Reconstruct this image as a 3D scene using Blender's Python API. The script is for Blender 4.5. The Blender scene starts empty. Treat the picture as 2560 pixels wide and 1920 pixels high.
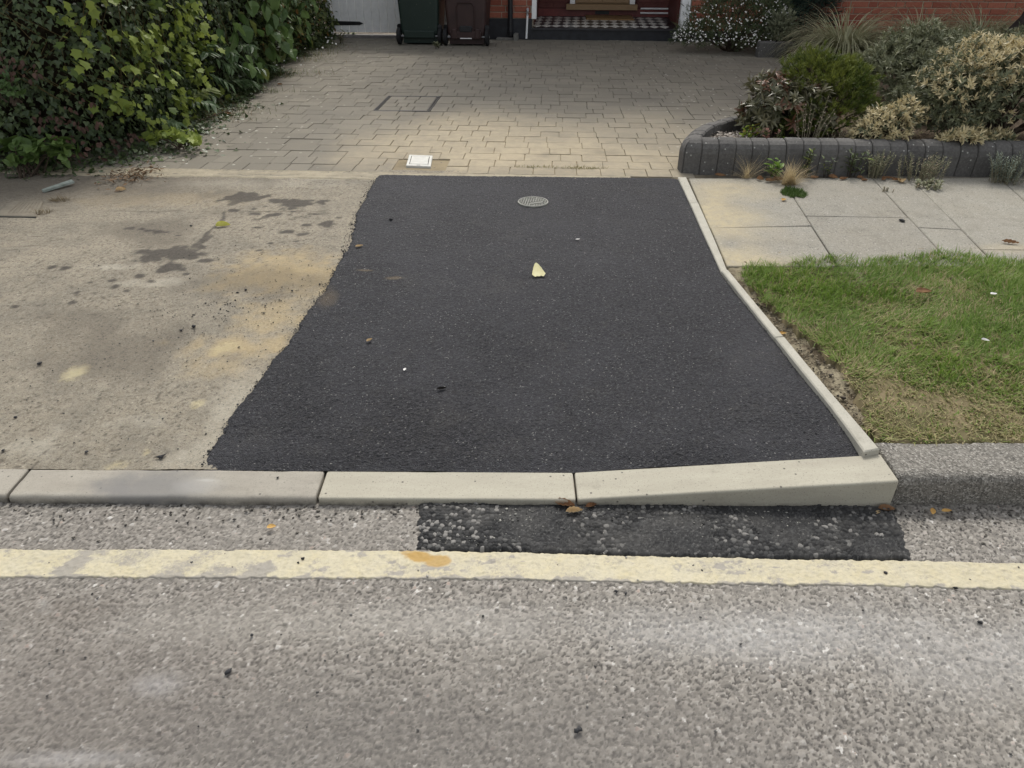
import bpy, math, random
import numpy as np
from mathutils import Vector, Matrix

random.seed(7)
RNG = np.random.default_rng(11)
scene = bpy.context.scene
COL = scene.collection

# ------------------------------------------------------------------ camera
FPX, PITCH, CAMH = 1800.0, math.radians(32.5), 1.45      # focal length in photo pixels (2560 wide), pitch below horizon, height
cam = bpy.data.cameras.new('camera')
cam.sensor_fit = 'HORIZONTAL'
cam.sensor_width = 36.0
cam.lens = FPX / 2560 * 36.0
cam.clip_start, cam.clip_end = 0.05, 600
camo = bpy.data.objects.new('camera', cam)
camo.location = (0, 0, CAMH)
camo.rotation_euler = (math.pi / 2 - PITCH, 0, 0)
COL.objects.link(camo)
scene.camera = camo

# ------------------------------------------------------------------ light
SUN_EL, SUN_AZ = math.radians(52), math.radians(6)        # azimuth clockwise from +Y (behind the house)
world = bpy.data.worlds.new('World')
scene.world = world
world.use_nodes = True
wn = world.node_tree
wn.nodes.clear()
sky = wn.nodes.new('ShaderNodeTexSky')
sky.sky_type = 'NISHITA'
sky.sun_disc = False
sky.sun_elevation = SUN_EL
sky.sun_rotation = SUN_AZ
sky.air_density = 1.0
sky.dust_density = 3.0
hs = wn.nodes.new('ShaderNodeHueSaturation')
hs.inputs['Saturation'].default_value = 0.22              # thin overcast: a nearly neutral sky
bg = wn.nodes.new('ShaderNodeBackground')
bg.inputs['Strength'].default_value = 0.15
wo = wn.nodes.new('ShaderNodeOutputWorld')
wn.links.new(sky.outputs[0], hs.inputs['Color'])
wn.links.new(hs.outputs[0], bg.inputs['Color'])
wn.links.new(bg.outputs[0], wo.inputs['Surface'])
sun = bpy.data.lights.new('sun', 'SUN')
sun.energy = 1.15
sun.angle = math.radians(10)
sun.color = (1.0, 0.95, 0.86)
suno = bpy.data.objects.new('sun', sun)
sd = Vector((math.sin(SUN_AZ) * math.cos(SUN_EL), math.cos(SUN_AZ) * math.cos(SUN_EL), math.sin(SUN_EL)))
suno.rotation_euler = sd.to_track_quat('Z', 'Y').to_euler()
suno.location = (0, 20, 30)
COL.objects.link(suno)
scene.view_settings.view_transform = 'Standard'
scene.view_settings.look = 'None'
scene.view_settings.exposure = 0.70
scene.view_settings.gamma = 1.0
scene.view_settings.use_curve_mapping = False

# ------------------------------------------------------------------ ground shape, photo pixel -> place on the ground
KS = -0.0085                                              # the kerb line runs very slightly askew
def kf(x): return 1.602 + KS * x                          # kerb face
def kb(x): return kf(x) + 0.135                           # kerb back
X1, X2, X3 = -1.495, -0.575, 0.190                        # kerb joints
X4 = 1.112
def zk(x):                                                # top of the kerb
    return 0.028 + (0.105 - 0.028) * np.clip((np.asarray(x, float) - X3) / (X4 - X3), 0, 1)
def g(x, y):
    t = np.clip((np.asarray(y, float) - kb(x)) / (3.1 - kb(x)), 0, 1)
    return zk(x) + (0.13 - zk(x)) * (t * 0.75 + 0.25 * t * t * (3 - 2 * t))
def ray(u, v):
    a, b = (u - 1280) / FPX, -(v - 960) / FPX
    cp, sp = math.cos(PITCH), math.sin(PITCH)
    return np.array([a, cp + b * sp, -sp + b * cp])
def atz(u, v, z):
    d = ray(u, v)
    return np.array([0, 0, CAMH]) + d * ((z - CAMH) / d[2])
def P(u, v, dz=0.0):
    z = 0.1
    for _ in range(8):
        p = atz(u, v, z)
        z = float(g(p[0], p[1])) + dz
    return atz(u, v, z)
def PD(x, y, dz=0.0): return P(x * 1.15732, y * 1.15732, dz)
def PR(u, v): return atz(u, v, 0.0)

# ------------------------------------------------------------------ numpy noise
def _h(i, j, s):
    n = (i * 374761393 + j * 668265263 + s * 1442695041) & 0xffffffff
    n = ((n ^ (n >> 13)) * 1274126177) & 0xffffffff
    return ((n ^ (n >> 16)) & 0xffffff) / float(0xffffff)
def vnoise(x, y, s=0):
    x = np.asarray(x, float); y = np.asarray(y, float)
    i = np.floor(x).astype(np.int64); j = np.floor(y).astype(np.int64)
    fx = x - i; fy = y - j
    fx = fx * fx * (3 - 2 * fx); fy = fy * fy * (3 - 2 * fy)
    a, b, c, d = _h(i, j, s), _h(i + 1, j, s), _h(i, j + 1, s), _h(i + 1, j + 1, s)
    return (a + (b - a) * fx) * (1 - fy) + (c + (d - c) * fx) * fy
def fbm(x, y, s=0, o=4):
    r, a, t = 0, 1.0, 0
    for k in range(o):
        r = r + a * vnoise(np.asarray(x) * 2 ** k, np.asarray(y) * 2 ** k, s + 17 * k); t += a; a *= 0.5
    return r / t
def voro(x, y, s=0):
    i0 = np.floor(x).astype(np.int64); j0 = np.floor(y).astype(np.int64)
    d1 = np.full(x.shape, 9.0); d2 = np.full(x.shape, 9.0); r = np.zeros(x.shape)
    for di in (-1, 0, 1):
        for dj in (-1, 0, 1):
            i, j = i0 + di, j0 + dj
            d = np.hypot(i + 0.1 + 0.8 * _h(i, j, s) - x, j + 0.1 + 0.8 * _h(i, j, s + 5) - y)
            rr = _h(i, j, s + 9)
            near = d < d1
            d2 = np.where(near, d1, np.minimum(d2, d))
            r = np.where(near, rr, r)
            d1 = np.where(near, d, d1)
    return d1, d2, r
def sm(a, b, x):
    t = np.clip((x - a) / (b - a), 0, 1)
    return t * t * (3 - 2 * t)

# ------------------------------------------------------------------ objects
def wl(o):
    v = Vector((0, 0, 0))
    while o is not None:
        v += o.location; o = o.parent
    return v
def tag(o, label=None, cat=None, group=None, kind=None):
    if label: o['label'] = label
    if cat: o['category'] = cat
    if group: o['group'] = group
    if kind: o['kind'] = kind
    return o
def empty(name, loc, label=None, cat=None, group=None, kind=None):
    o = bpy.data.objects.new(name, None)
    o.empty_display_size = 0.1
    o.location = loc
    COL.objects.link(o)
    return tag(o, label, cat, group, kind)
def mk(name, V, Fc, mat, parent=None, attrs=None, smooth=False, loc=None, kind=None):
    """one mesh object from world coordinates"""
    V = np.asarray(V, float).reshape(-1, 3)
    base = np.array(wl(parent)) if parent else np.zeros(3)
    l = np.array(loc, float) if loc is not None else base
    V = V - l
    me = bpy.data.meshes.new(name)
    if isinstance(Fc, np.ndarray):
        nf, k = Fc.shape
        me.vertices.add(len(V)); me.vertices.foreach_set('co', V.astype(np.float32).ravel())
        me.loops.add(nf * k); me.loops.foreach_set('vertex_index', Fc.astype(np.int32).ravel())
        me.polygons.add(nf)
        me.polygons.foreach_set('loop_start', np.arange(0, nf * k, k, dtype=np.int32))
        me.polygons.foreach_set('loop_total', np.full(nf, k, dtype=np.int32))
    else:
        me.from_pydata(V.tolist(), [], Fc)
    me.update(calc_edges=True)
    if smooth:
        me.polygons.foreach_set('use_smooth', np.ones(len(me.polygons), dtype=bool))
    for n, a in (attrs or {}).items():
        at = me.attributes.new(n, 'FLOAT', 'POINT')
        at.data.foreach_set('value', np.asarray(a, np.float32).ravel())
    if mat: me.materials.append(mat)
    o = bpy.data.objects.new(name, me)
    o.location = l - base
    o.parent = parent
    COL.objects.link(o)
    if kind: o['kind'] = kind
    return o
def grid_faces(nu, nv):
    i = np.arange(nu - 1)[:, None] * nv + np.arange(nv - 1)[None, :]
    i = i.ravel()
    return np.stack([i, i + nv, i + nv + 1, i + 1], 1)   # u along +X rows, v along +Y -> normal up
class MB:
    """collects simple shapes into one mesh"""
    def __init__(s): s.v, s.f = [], []
    def add(s, V, Fc):
        n = len(s.v); s.v += [tuple(p) for p in V]; s.f += [[n + i for i in f] for f in Fc]; return s
    def build(s, name, mat, parent=None, **k): return mk(name, s.v, s.f, mat, parent, **k)
def slab(poly, h0, h1, bev, fn=lambda a, b, h: (a, b, h)):
    """prism over a CCW polygon with a chamfered top; h1 may be one number or one per corner"""
    n = len(poly); p = np.asarray(poly, float)
    h1 = np.broadcast_to(np.asarray(h1, float), (n,)); h0 = np.broadcast_to(np.asarray(h0, float), (n,))
    ins = []
    for i in range(n):
        a, b, c = p[i - 1], p[i], p[(i + 1) % n]
        d1 = (b - a) / (np.linalg.norm(b - a) + 1e-9); d2 = (c - b) / (np.linalg.norm(c - b) + 1e-9)
        n1 = np.array([-d1[1], d1[0]]); n2 = np.array([-d2[1], d2[0]])
        m = (n1 + n2) / max(0.3, 1 + n1 @ n2)
        ins.append(b + m * bev)
    V = [fn(p[i][0], p[i][1], h0[i]) for i in range(n)] + [fn(p[i][0], p[i][1], h1[i] - bev) for i in range(n)] + \
        [fn(ins[i][0], ins[i][1], h1[i]) for i in range(n)]
    Fc = []
    for i in range(n):
        j = (i + 1) % n
        Fc += [[i, j, n + j, n + i], [n + i, n + j, 2 * n + j, 2 * n + i]]
    Fc.append([2 * n + i for i in range(n)])
    return V, Fc
def box(x0, x1, y0, y1, z0, z1, fn=lambda a, b, c: (a, b, c)):
    V = [fn(x, y, z) for z in (z0, z1) for y in (y0, y1) for x in (x0, x1)]
    return V, [[0, 2, 3, 1], [4, 5, 7, 6], [0, 1, 5, 4], [2, 6, 7, 3], [0, 4, 6, 2], [1, 3, 7, 5]]
def tube(pts, rad, n=7, cap=True):
    pts = [Vector(p) for p in pts]
    if not hasattr(rad, '__len__'): rad = [rad] * len(pts)
    V, Fc = [], []
    up = Vector((0.13, 0.2, 1)).normalized()
    for i, p in enumerate(pts):
        t = (pts[min(i + 1, len(pts) - 1)] - pts[max(i - 1, 0)]).normalized()
        a = t.cross(up)
        if a.length < 1e-3: a = t.cross(Vector((1, 0, 0)))
        a.normalize(); b = t.cross(a)
        for k in range(n):
            th = 2 * math.pi * k / n
            V.append(tuple(p + (a * math.cos(th) + b * math.sin(th)) * rad[i]))
    for i in range(len(pts) - 1):
        for k in range(n):
            k2 = (k + 1) % n
            Fc.append([i * n + k, i * n + k2, (i + 1) * n + k2, (i + 1) * n + k])
    if cap:
        Fc.append(list(range(n))[::-1]); Fc.append([(len(pts) - 1) * n + k for k in range(n)])
    return V, Fc

# ------------------------------------------------------------------ materials
def lin(c): return tuple((x / 255 / 12.92 if x / 255 <= 0.04045 else ((x / 255 + 0.055) / 1.055) ** 2.4) for x in c)
class Mat:
    def __init__(s, name, rough=0.8, spec=0.3):
        s.m = bpy.data.materials.new(name); s.m.use_nodes = True
        s.nt = s.m.node_tree; s.nt.nodes.clear()
        s.out = s.n('ShaderNodeOutputMaterial'); s.b = s.n('ShaderNodeBsdfPrincipled')
        s.nt.links.new(s.b.outputs[0], s.out.inputs[0])
        s.b.inputs['Roughness'].default_value = rough
        s.b.inputs['Specular IOR Level'].default_value = spec
        s._pos = None
    def n(s, t, ins=None, **props):
        x = s.nt.nodes.new(t)
        for k, v in props.items(): setattr(x, k, v)
        for k, v in (ins or {}).items(): s.set(x.inputs[k], v)
        return x
    def set(s, sock, v):
        if hasattr(v, 'is_output') or isinstance(v, bpy.types.NodeSocket): s.nt.links.new(v, sock)
        elif isinstance(v, (tuple, list)) and len(v) == 3 and sock.type == 'RGBA': sock.default_value = (*v, 1)
        else: sock.default_value = v
    def pos(s):
        if s._pos is None: s._pos = s.n('ShaderNodeNewGeometry').outputs['Position']
        return s._pos
    def attr(s, name): return s.n('ShaderNodeAttribute', attribute_name=name).outputs['Fac']
    def noise(s, scale, detail=4, rough=0.55, dist=0.0, vec=None, col=False):
        x = s.n('ShaderNodeTexNoise', {'Scale': scale, 'Detail': detail, 'Roughness': rough, 'Distortion': dist, 'Vector': vec or s.pos()})
        return x.outputs['Color' if col else 'Fac']
    def voro(s, scale, out='Distance', feature='F1', vec=None, rnd=1.0):
        return s.n('ShaderNodeTexVoronoi', {'Scale': scale, 'Vector': vec or s.pos(), 'Randomness': rnd}, feature=feature).outputs[out]
    def math(s, op, a, b=0.0, clamp=False):
        return s.n('ShaderNodeMath', {0: a, 1: b}, operation=op, use_clamp=clamp).outputs[0]
    def mr(s, v, a, b, c=0.0, d=1.0, smooth=False):
        return s.n('ShaderNodeMapRange', {0: v, 1: a, 2: b, 3: c, 4: d}, interpolation_type='SMOOTHSTEP' if smooth else 'LINEAR').outputs[0]
    def mix(s, f, a, b, blend='MIX'):
        x = s.n('ShaderNodeMix', data_type='RGBA', blend_type=blend)
        s.set(x.inputs[0], f); s.set(x.inputs[6], a); s.set(x.inputs[7], b)
        return x.outputs[2]
    def ramp(s, f, stops, interp='LINEAR'):
        x = s.n('ShaderNodeValToRGB', {0: f}); e = x.color_ramp.elements
        x.color_ramp.interpolation = interp
        while len(e) < len(stops): e.new(0.5)
        for el, (p, c) in zip(e, stops):
            el.position = p; el.color = (*c, 1) if len(c) == 3 else c
        return x.outputs[0]
    def sep(s, vec, i): return s.n('ShaderNodeSeparateXYZ', {0: vec}).outputs[i]
    def blob(s, x, y, rx, ry, warp=0.5, nscale=9.0, soft=0.5):
        dx = s.math('DIVIDE', s.math('SUBTRACT', s.sep(s.pos(), 0), x), rx)
        dy = s.math('DIVIDE', s.math('SUBTRACT', s.sep(s.pos(), 1), y), ry)
        d = s.math('SQRT', s.math('ADD', s.math('MULTIPLY', dx, dx), s.math('MULTIPLY', dy, dy)))
        d = s.math('ADD', d, s.math('MULTIPLY', s.math('SUBTRACT', s.noise(nscale, 5, 0.6), 0.5), warp * 2))
        return s.mr(d, 1.0, 1.0 - soft, 0.0, 1.0, True)
    def bump(s, h, strength=0.5, dist=0.005, prev=None):
        x = s.n('ShaderNodeBump', {'Height': h, 'Strength': strength, 'Distance': dist})
        if prev is not None: s.set(x.inputs['Normal'], prev)
        s.set(s.b.inputs['Normal'], x.outputs[0])
        return x.outputs[0]
    def col(s, c): s.set(s.b.inputs['Base Color'], c); return s
    def rough(s, r): s.set(s.b.inputs['Roughness'], r); return s
    def translucent(s, c, f):
        t = s.n('ShaderNodeBsdfTranslucent'); s.set(t.inputs[0], c)
        x = s.n('ShaderNodeMixShader', {0: f}); s.nt.links.new(s.b.outputs[0], x.inputs[1]); s.nt.links.new(t.outputs[0], x.inputs[2])
        s.nt.links.new(x.outputs[0], s.out.inputs[0]); return s

def simple(name, c, rough=0.7, spec=0.3, var=0.15, nscale=30, bump=0.0):
    m = Mat(name, rough, spec)
    f = m.noise(nscale, 4)
    m.col(m.mix(m.mr(f, 0.3, 0.7), tuple(x * (1 - var) for x in c), tuple(min(1, x * (1 + var)) for x in c)))
    if bump: m.bump(m.noise(nscale * 6, 3), bump, 0.003)
    return m.m

# road surface: worn exposed aggregate
m = Mat('road_asphalt', 0.80, 0.25)
rnd, gap = m.attr('rnd'), m.attr('gap')
c = m.ramp(rnd, [(0.0, (.150, .138, .120)), (.4, (.225, .207, .180)), (.8, (.30, .278, .245)), (.93, (.36, .345, .315)),
                 (.955, (.33, .25, .205)), (.97, (.40, .385, .355)), (.995, (.60, .58, .54))])
c = m.mix(m.mr(rnd, -.2, -.6), c, m.mix(m.mr(m.noise(260, 3, .75), .3, .7), (.125, .115, .103), (.235, .218, .194)))
c = m.mix(m.mr(m.noise(200, 3, 0.7), 0.45, 0.75, 0.0, 0.5), c, (.26, .245, .22))
c = m.mix(m.mr(gap, .60, .12, 0, .85), c, (.055, .050, .045))
big = m.noise(1.7, 5, 0.62)
c = m.mix(m.mr(big, 0.42, 0.75, 0.0, 0.35), c, (.28, .262, .228))
brown = m.math('MULTIPLY', m.mr(m.sep(m.pos(), 0), 0.5, -1.2, 0.0, 1.0), m.mr(m.noise(2.6, 5, .6), .3, .7))
c = m.mix(m.math('MULTIPLY', brown, 0.40), c, (.15, .13, .11))
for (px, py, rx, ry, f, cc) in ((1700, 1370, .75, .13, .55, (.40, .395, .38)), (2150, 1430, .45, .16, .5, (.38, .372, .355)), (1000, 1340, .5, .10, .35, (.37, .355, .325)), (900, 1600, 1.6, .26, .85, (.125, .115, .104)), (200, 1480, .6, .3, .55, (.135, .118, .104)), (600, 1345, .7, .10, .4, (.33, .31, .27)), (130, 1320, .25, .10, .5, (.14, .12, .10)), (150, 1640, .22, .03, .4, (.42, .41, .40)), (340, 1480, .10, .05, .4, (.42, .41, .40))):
    p = PR(px * 1.15732, py * 1.15732)  # broad paler and darker zones, darkest along the near edge
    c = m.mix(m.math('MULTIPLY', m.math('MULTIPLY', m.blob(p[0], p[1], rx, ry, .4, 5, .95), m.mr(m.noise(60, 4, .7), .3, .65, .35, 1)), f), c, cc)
pale = m.mr(m.noise(5.5, 6, 0.68, 0.3), 0.60, 0.78, 0.0, 0.35, True)
c = m.mix(pale, c, (.46, .45, .42))
stain = m.mr(m.noise(7.5, 5, 0.6, 0.0, m.n('ShaderNodeMapping', {0: m.pos(), 1: (3.1, 7.7, 0)}).outputs[0]), 0.66, 0.76, 0, .35)
c = m.mix(stain, c, (.09, .08, .072))
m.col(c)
m.bump(m.noise(300, 3, 0.7), 0.6, 0.002)
ROAD = m.m

m = Mat('coarse_patch_asphalt', 0.8, 0.2)
rnd, gap = m.attr('rnd'), m.attr('gap')
c = m.ramp(rnd, [(0, (.020, .020, .021)), (.5, (.042, .042, .042)), (.8, (.075, .074, .072)), (.9, (.12, .117, .11)), (1, (.22, .21, .195))])
c = m.mix(m.mr(gap, 0.25, 0.03), c, (.012, .012, .012))
c = m.mix(m.mr(m.noise(300, 3, .7), .5, .8, 0, .35), c, (.10, .10, .095))
c = m.mix(m.mr(m.noise(6, 4), .45, .75, 0, .4), c, (.13, .125, .115))
m.col(c)
PATCH = m.m

m = Mat('new_asphalt', 0.8, 0.26)
v1 = m.voro(230, 'Color'); d1 = m.voro(230, 'Distance')
r1 = m.sep(v1, 0)
c = m.ramp(r1, [(0, (.004, .004, .005)), (.45, (.014, .014, .0165)), (.8, (.030, .030, .035)), (.93, (.062, .062, .068)), (.985, (.11, .11, .112)), (.9985, (.30, .29, .27))])
c = m.mix(m.mr(m.noise(110, 3, .75), .5, .72, 0, .75), c, (.050, .050, .053))
c = m.mix(m.mr(m.noise(150, 3, .75), .55, .75, 0, .8), c, (.004, .004, .005))
st_ = m.attr('stone')
c = m.mix(m.mr(st_, .55, 1.0, 0, .55), c, (.050, .050, .053))
c = m.mix(m.mr(m.attr('cav'), .15, .9, 0, .8), c, (.004, .004, .005))
c = m.mix(m.mr(m.noise(1.6, 6, .65), .38, .72, 0, .35), c, (.042, .042, .047))
c = m.mix(m.math('MULTIPLY', m.mr(m.noise(3.4, 6, .7), .55, .72, 0, .35), m.mr(m.noise(90, 4, .75), .4, .7)), c, (.13, .12, .10))
c = m.mix(m.mr(m.noise(2.3, 5, .65), .42, .72, 0, .3), c, (.055, .055, .062))
c = m.mix(m.mr(m.noise(22, 4, .6), .55, .8, 0, .3), c, (.050, .047, .042))
for (px, py, rx, ry, f) in ((788, 587, .05, .012, .55), (852, 604, .055, .022, .5), (712, 650, .05, .10, .22), (695, 640, .08, .12, .18)):
    p = PD(px, py)
    c = m.mix(m.math('MULTIPLY', m.blob(p[0], p[1], rx, ry, .35, 25, .7), f), c, (.16, .12, .07))
m.col(c)
m.rough(m.mr(r1, 0, 1, .6, .9))
nb = m.bump(m.math('SUBTRACT', 1.0, d1), 1.0, 0.0035)
m.bump(m.noise(70, 5, .7), 0.5, 0.004, nb)
ASPH = m.m

# old apron and footways: per-vertex stain masks computed below
m = Mat('old_footway', 0.85, 0.25)
wet, sand, pale, speck, yel = m.attr('wet'), m.attr('sand'), m.attr('pale'), m.attr('dirt'), m.attr('yel')  # dirt also holds the darker band along the hedge foot
c = m.mix(m.mr(m.noise(1.6, 6, .62), .3, .7), (.175, .152, .116), (.30, .258, .19))
c = m.mix(m.mr(m.noise(45, 4, .7), .3, .72, 0, .6), c, (.38, .35, .28))
c = m.mix(m.mr(m.noise(75, 4, .8), .50, .66, 0, .8), c, (.105, .093, .074))
vd, vc = m.voro(62, 'Distance'), m.voro(62, 'Color')
c = m.mix(m.math('MULTIPLY', m.mr(vd, .30, .16), m.mr(m.sep(vc, 0), .58, .64, 0, .8)), c, (.075, .067, .055))
c = m.mix(m.math('MULTIPLY', m.mr(vd, .28, .14), m.mr(m.sep(vc, 1), .80, .84, 0, .7)), c, (.46, .42, .33))
c = m.mix(m.mr(m.noise(5, 6, .72), .45, .72, 0, .55), c, (.135, .124, .103))
c = m.mix(m.mr(m.noise(170, 3, .8), .54, .70, 0, .85), c, (.08, .07, .056))
c = m.mix(m.mr(m.noise(240, 3, .8), .58, .72, 0, .6), c, (.46, .42, .33))
c = m.mix(m.mr(m.voro(150, 'Distance'), .16, .10, 0, 1), c, m.mix(m.sep(m.voro(150, 'Color'), 1), (.06, .055, .05), (.42, .40, .34)))
def grainy(f, sc=70, lo=.02, hi=1.15, amt=1.0, mx=.8): return m.mr(m.math('ADD', f, m.math('MULTIPLY', m.math('SUBTRACT', m.noise(sc, 6, .8), .5), m.math('MULTIPLY', m.mr(f, .02, .3), amt))), lo, hi, 0, mx)
c = m.mix(grainy(sand), c, (.42, .325, .175))
c = m.mix(grainy(pale, 60), c, (.47, .44, .36))
c = m.mix(grainy(yel, 50, .1, 1.2, 1.5), c, (.58, .50, .28))
c = m.mix(m.math('MULTIPLY', speck, .8), c, (.085, .072, .058))
c = m.mix(m.math('MULTIPLY', wet, m.mr(m.noise(90, 4, .7), .2, .6, .7, .95)), c, (.060, .053, .045))
m.col(c)
m.rough(m.mr(wet, 0, 1, .9, .85))
nb = m.bump(m.noise(110, 5, .8), .9, .005)
m.bump(m.noise(18, 4, .6), .4, .008, nb)
APRON = m.m

def concrete(name, lo, hi, pit=(.2, .19, .16), streak=True, pits=True, bump=.25, dirty=0.0):
    m = Mat(name, .8, .3)
    vec = m.n('ShaderNodeMapping', {0: m.pos(), 3: (.25, 1, 1)}).outputs[0] if streak else m.pos()
    c = m.mix(m.mr(m.noise(14, 5, .65, 0, vec), .3, .7), lo, hi)
    c = m.mix(m.mr(m.noise(300, 2, .6), .35, .7, 0, .3), c, tuple(x * .75 for x in lo))
    if streak:
        v2 = m.n('ShaderNodeMapping', {0: m.pos(), 3: (1.2, 60, 60)}).outputs[0]
        c = m.mix(m.mr(m.noise(3, 3, .6, 0, v2), .55, .75, 0, .35), c, tuple(x * .8 for x in hi))
    if pits: c = m.mix(m.mr(m.voro(95, 'Distance'), .19, .10, 0, .8), c, pit)
    if dirty: c = m.mix(m.mr(m.noise(5, 6, .7), .45, .75, 0, dirty), c, (.10, .092, .08))
    c = m.mix(m.mr(m.noise(9, 6, .75), .58, .74, 0, .5), c, tuple(x * .62 for x in lo))
    c = m.mix(m.mr(m.noise(160, 3, .8), .56, .72, 0, .55), c, tuple(x * .6 for x in lo))
    if pits: c = m.mix(m.math('MULTIPLY', m.mr(m.voro(38, 'Distance'), .16, .09), m.mr(m.sep(m.voro(38, 'Color'), 1), .7, .72)), c, (.10, .092, .078))
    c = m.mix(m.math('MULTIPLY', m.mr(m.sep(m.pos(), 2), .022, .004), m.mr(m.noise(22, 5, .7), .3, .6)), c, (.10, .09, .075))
    m.col(c)
    m.bump(m.noise(220, 4, .7), bump, .0015)
    return m
NEWK = concrete('new_kerb_concrete', (.345, .32, .255), (.425, .40, .32)).m
m = concrete('old_kerb_concrete', (.29, .265, .22), (.37, .345, .29), dirty=.2)
for (px, py, rx, ry, f, cc) in ((330, 1052, .26, .13, .7, (.15, .148, .145)), (430, 1048, .10, .05, .22, (.47, .46, .43)), (450, 1038, .05, .010, .22, (.55, .54, .50)), (240, 1050, .08, .06, .4, (.16, .155, .15))):
    p = PD(px, py)  # dark grey and pale patches on the left kerb stone
    base = m.b.inputs['Base Color'].links[0].from_socket
    m.col(m.mix(m.math('MULTIPLY', m.blob(p[0], p[1], rx, ry, .45, 16, .8), f), base, cc))
OLDK = m.m
EDGE = concrete('edging_concrete', (.36, .342, .285), (.46, .437, .37), streak=False).m
HAUNCH = concrete('haunch_concrete', (.27, .235, .165), (.40, .35, .25), streak=False, dirty=.35, bump=.7).m

m = Mat('granite_kerb', .8, .35)
v = m.voro(210, 'Color')
c = m.ramp(m.sep(v, 0), [(0, (.06, .055, .048)), (.4, (.145, .134, .115)), (.8, (.22, .205, .178)), (1, (.38, .36, .32))])
c = m.mix(m.mr(m.noise(9, 5, .65), .35, .7, 0, .55), c, (.19, .178, .152))
m.col(c); m.bump(m.voro(210, 'Distance'), .9, .003); GRAN = m.m

# block paving
def blockmat(name, sandy=True):
    m = Mat(name, .85, .25)
    t = m.attr('tint')
    c = m.mix(t, (.148, .134, .106), (.215, .195, .155))
    c = m.mix(m.mr(m.noise(90, 4, .75), .35, .7, 0, .6), c, m.mix(t, (.18, .163, .13), (.265, .24, .19)))
    c = m.mix(m.mr(m.noise(230, 3, .8), .6, .74, 0, .7), c, (.10, .09, .075))
    c = m.mix(m.mr(m.noise(2.1, 5, .6), .42, .68, 0, .35), c, (.125, .115, .10))
    if sandy:
        for (px, py, rx, ry, f) in ((1020, 300, 1.15, 1.35, .8), (1230, 345, 1.1, .7, .7), (820, 345, .5, .5, .35), (1400, 300, .7, 1.2, .35)):
            p = PD(px, py)
            c = m.mix(m.math('MULTIPLY', m.math('MULTIPLY', m.blob(p[0], p[1], rx, ry, .45, 1.7, .75), m.mr(m.noise(14, 6, .7), .25, .65, .35, 1)), f), c, (.41, .345, .235))
        for (px, py, rx, ry, f) in ((1310, 330, .16, .12, .4), (1180, 335, .12, .1, .35), (1060, 325, .1, .1, .3), (1395, 340, .12, .08, .3)):
            p = PD(px, py)
            c = m.mix(m.math('MULTIPLY', m.blob(p[0], p[1], rx, ry, .5, 9, .9), f), c, (.16, .14, .105))
    # white lichen spots
    lich = m.math('MULTIPLY', m.mr(m.voro(16, 'Distance'), .20, .13), m.mr(m.sep(m.voro(16, 'Color'), 0), .6, .62))
    side = m.math('MAXIMUM', m.mr(m.sep(m.pos(), 0), -1.1, -1.9), m.mr(m.sep(m.pos(), 0), .8, 1.6))
    c = m.mix(m.math('MULTIPLY', m.math('MULTIPLY', lich, side), .75), c, (.50, .49, .43))
    m.col(c)
    m.bump(m.noise(150, 5, .75), .5, .002)
    return m.m
BLOCK = blockmat('paving_block')
m = Mat('joint_sand', .95, .1)
c = m.mix(m.mr(m.noise(25, 4, .7), .3, .7), (.125, .112, .088), (.19, .168, .13))
c = m.mix(m.math('MULTIPLY', m.mr(m.noise(7, 5, .7), .46, .60), m.mr(m.sep(m.pos(), 0), .4, -1.2, .55, 1)), c, (.045, .040, .032))
for (px, py, rx, ry, f) in ((1020, 300, 1.15, 1.35, .85), (1230, 345, 1.1, .7, .85), (1400, 300, .7, 1.2, .5)):
    p = PD(px, py)
    c = m.mix(m.math('MULTIPLY', m.blob(p[0], p[1], rx, ry, .5, 2.5, .6), f), c, (.30, .245, .155))
m.col(c); JOINT = m.m

m = Mat('paving_slab', .85, .25)
t = m.attr('tint')
c = m.mix(t, (.20, .188, .158), (.29, .275, .23))
c = m.mix(m.mr(m.noise(3.2, 5, .65), .35, .7, 0, .6), c, (.24, .215, .165))
c = m.mix(m.mr(m.noise(130, 4, .8), .42, .68, 0, .6), c, (.40, .385, .34))
c = m.mix(m.mr(m.noise(170, 3, .8), .52, .68, 0, .85), c, (.09, .082, .07))
c = m.mix(m.mr(m.noise(7, 6, .7), .5, .72, 0, .5), c, (.15, .14, .115))
vd, vc = m.voro(58, 'Distance'), m.voro(58, 'Color')
c = m.mix(m.math('MULTIPLY', m.mr(vd, .32, .16), m.mr(m.sep(vc, 0), .55, .62, 0, .75)), c, (.10, .093, .08))
c = m.mix(m.math('MULTIPLY', m.mr(vd, .30, .14), m.mr(m.sep(vc, 1), .72, .78, 0, .7)), c, (.46, .44, .39))
for (px, py, rx, ry, f) in ((1545, 470, .38, .55, .9), (1600, 560, .35, .22, .85), (1560, 410, .4, .3, .7), (2212, 540, .4, .1, .5)):
    p = PD(px, py)
    c = m.mix(m.math('MULTIPLY', m.blob(p[0], p[1], rx, ry, .5, 6, .9), m.math('MULTIPLY', m.mr(m.noise(24, 5, .7), .25, .65, .2, 1), f)), c, (.43, .36, .225))
m.col(c)
m.bump(m.noise(160, 5, .8), .55, .0022)
SLAB = m.m
DIRT = simple('dark_joint_dirt', (.075, .065, .05), .95, .1, .35, 25, .4)

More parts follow.
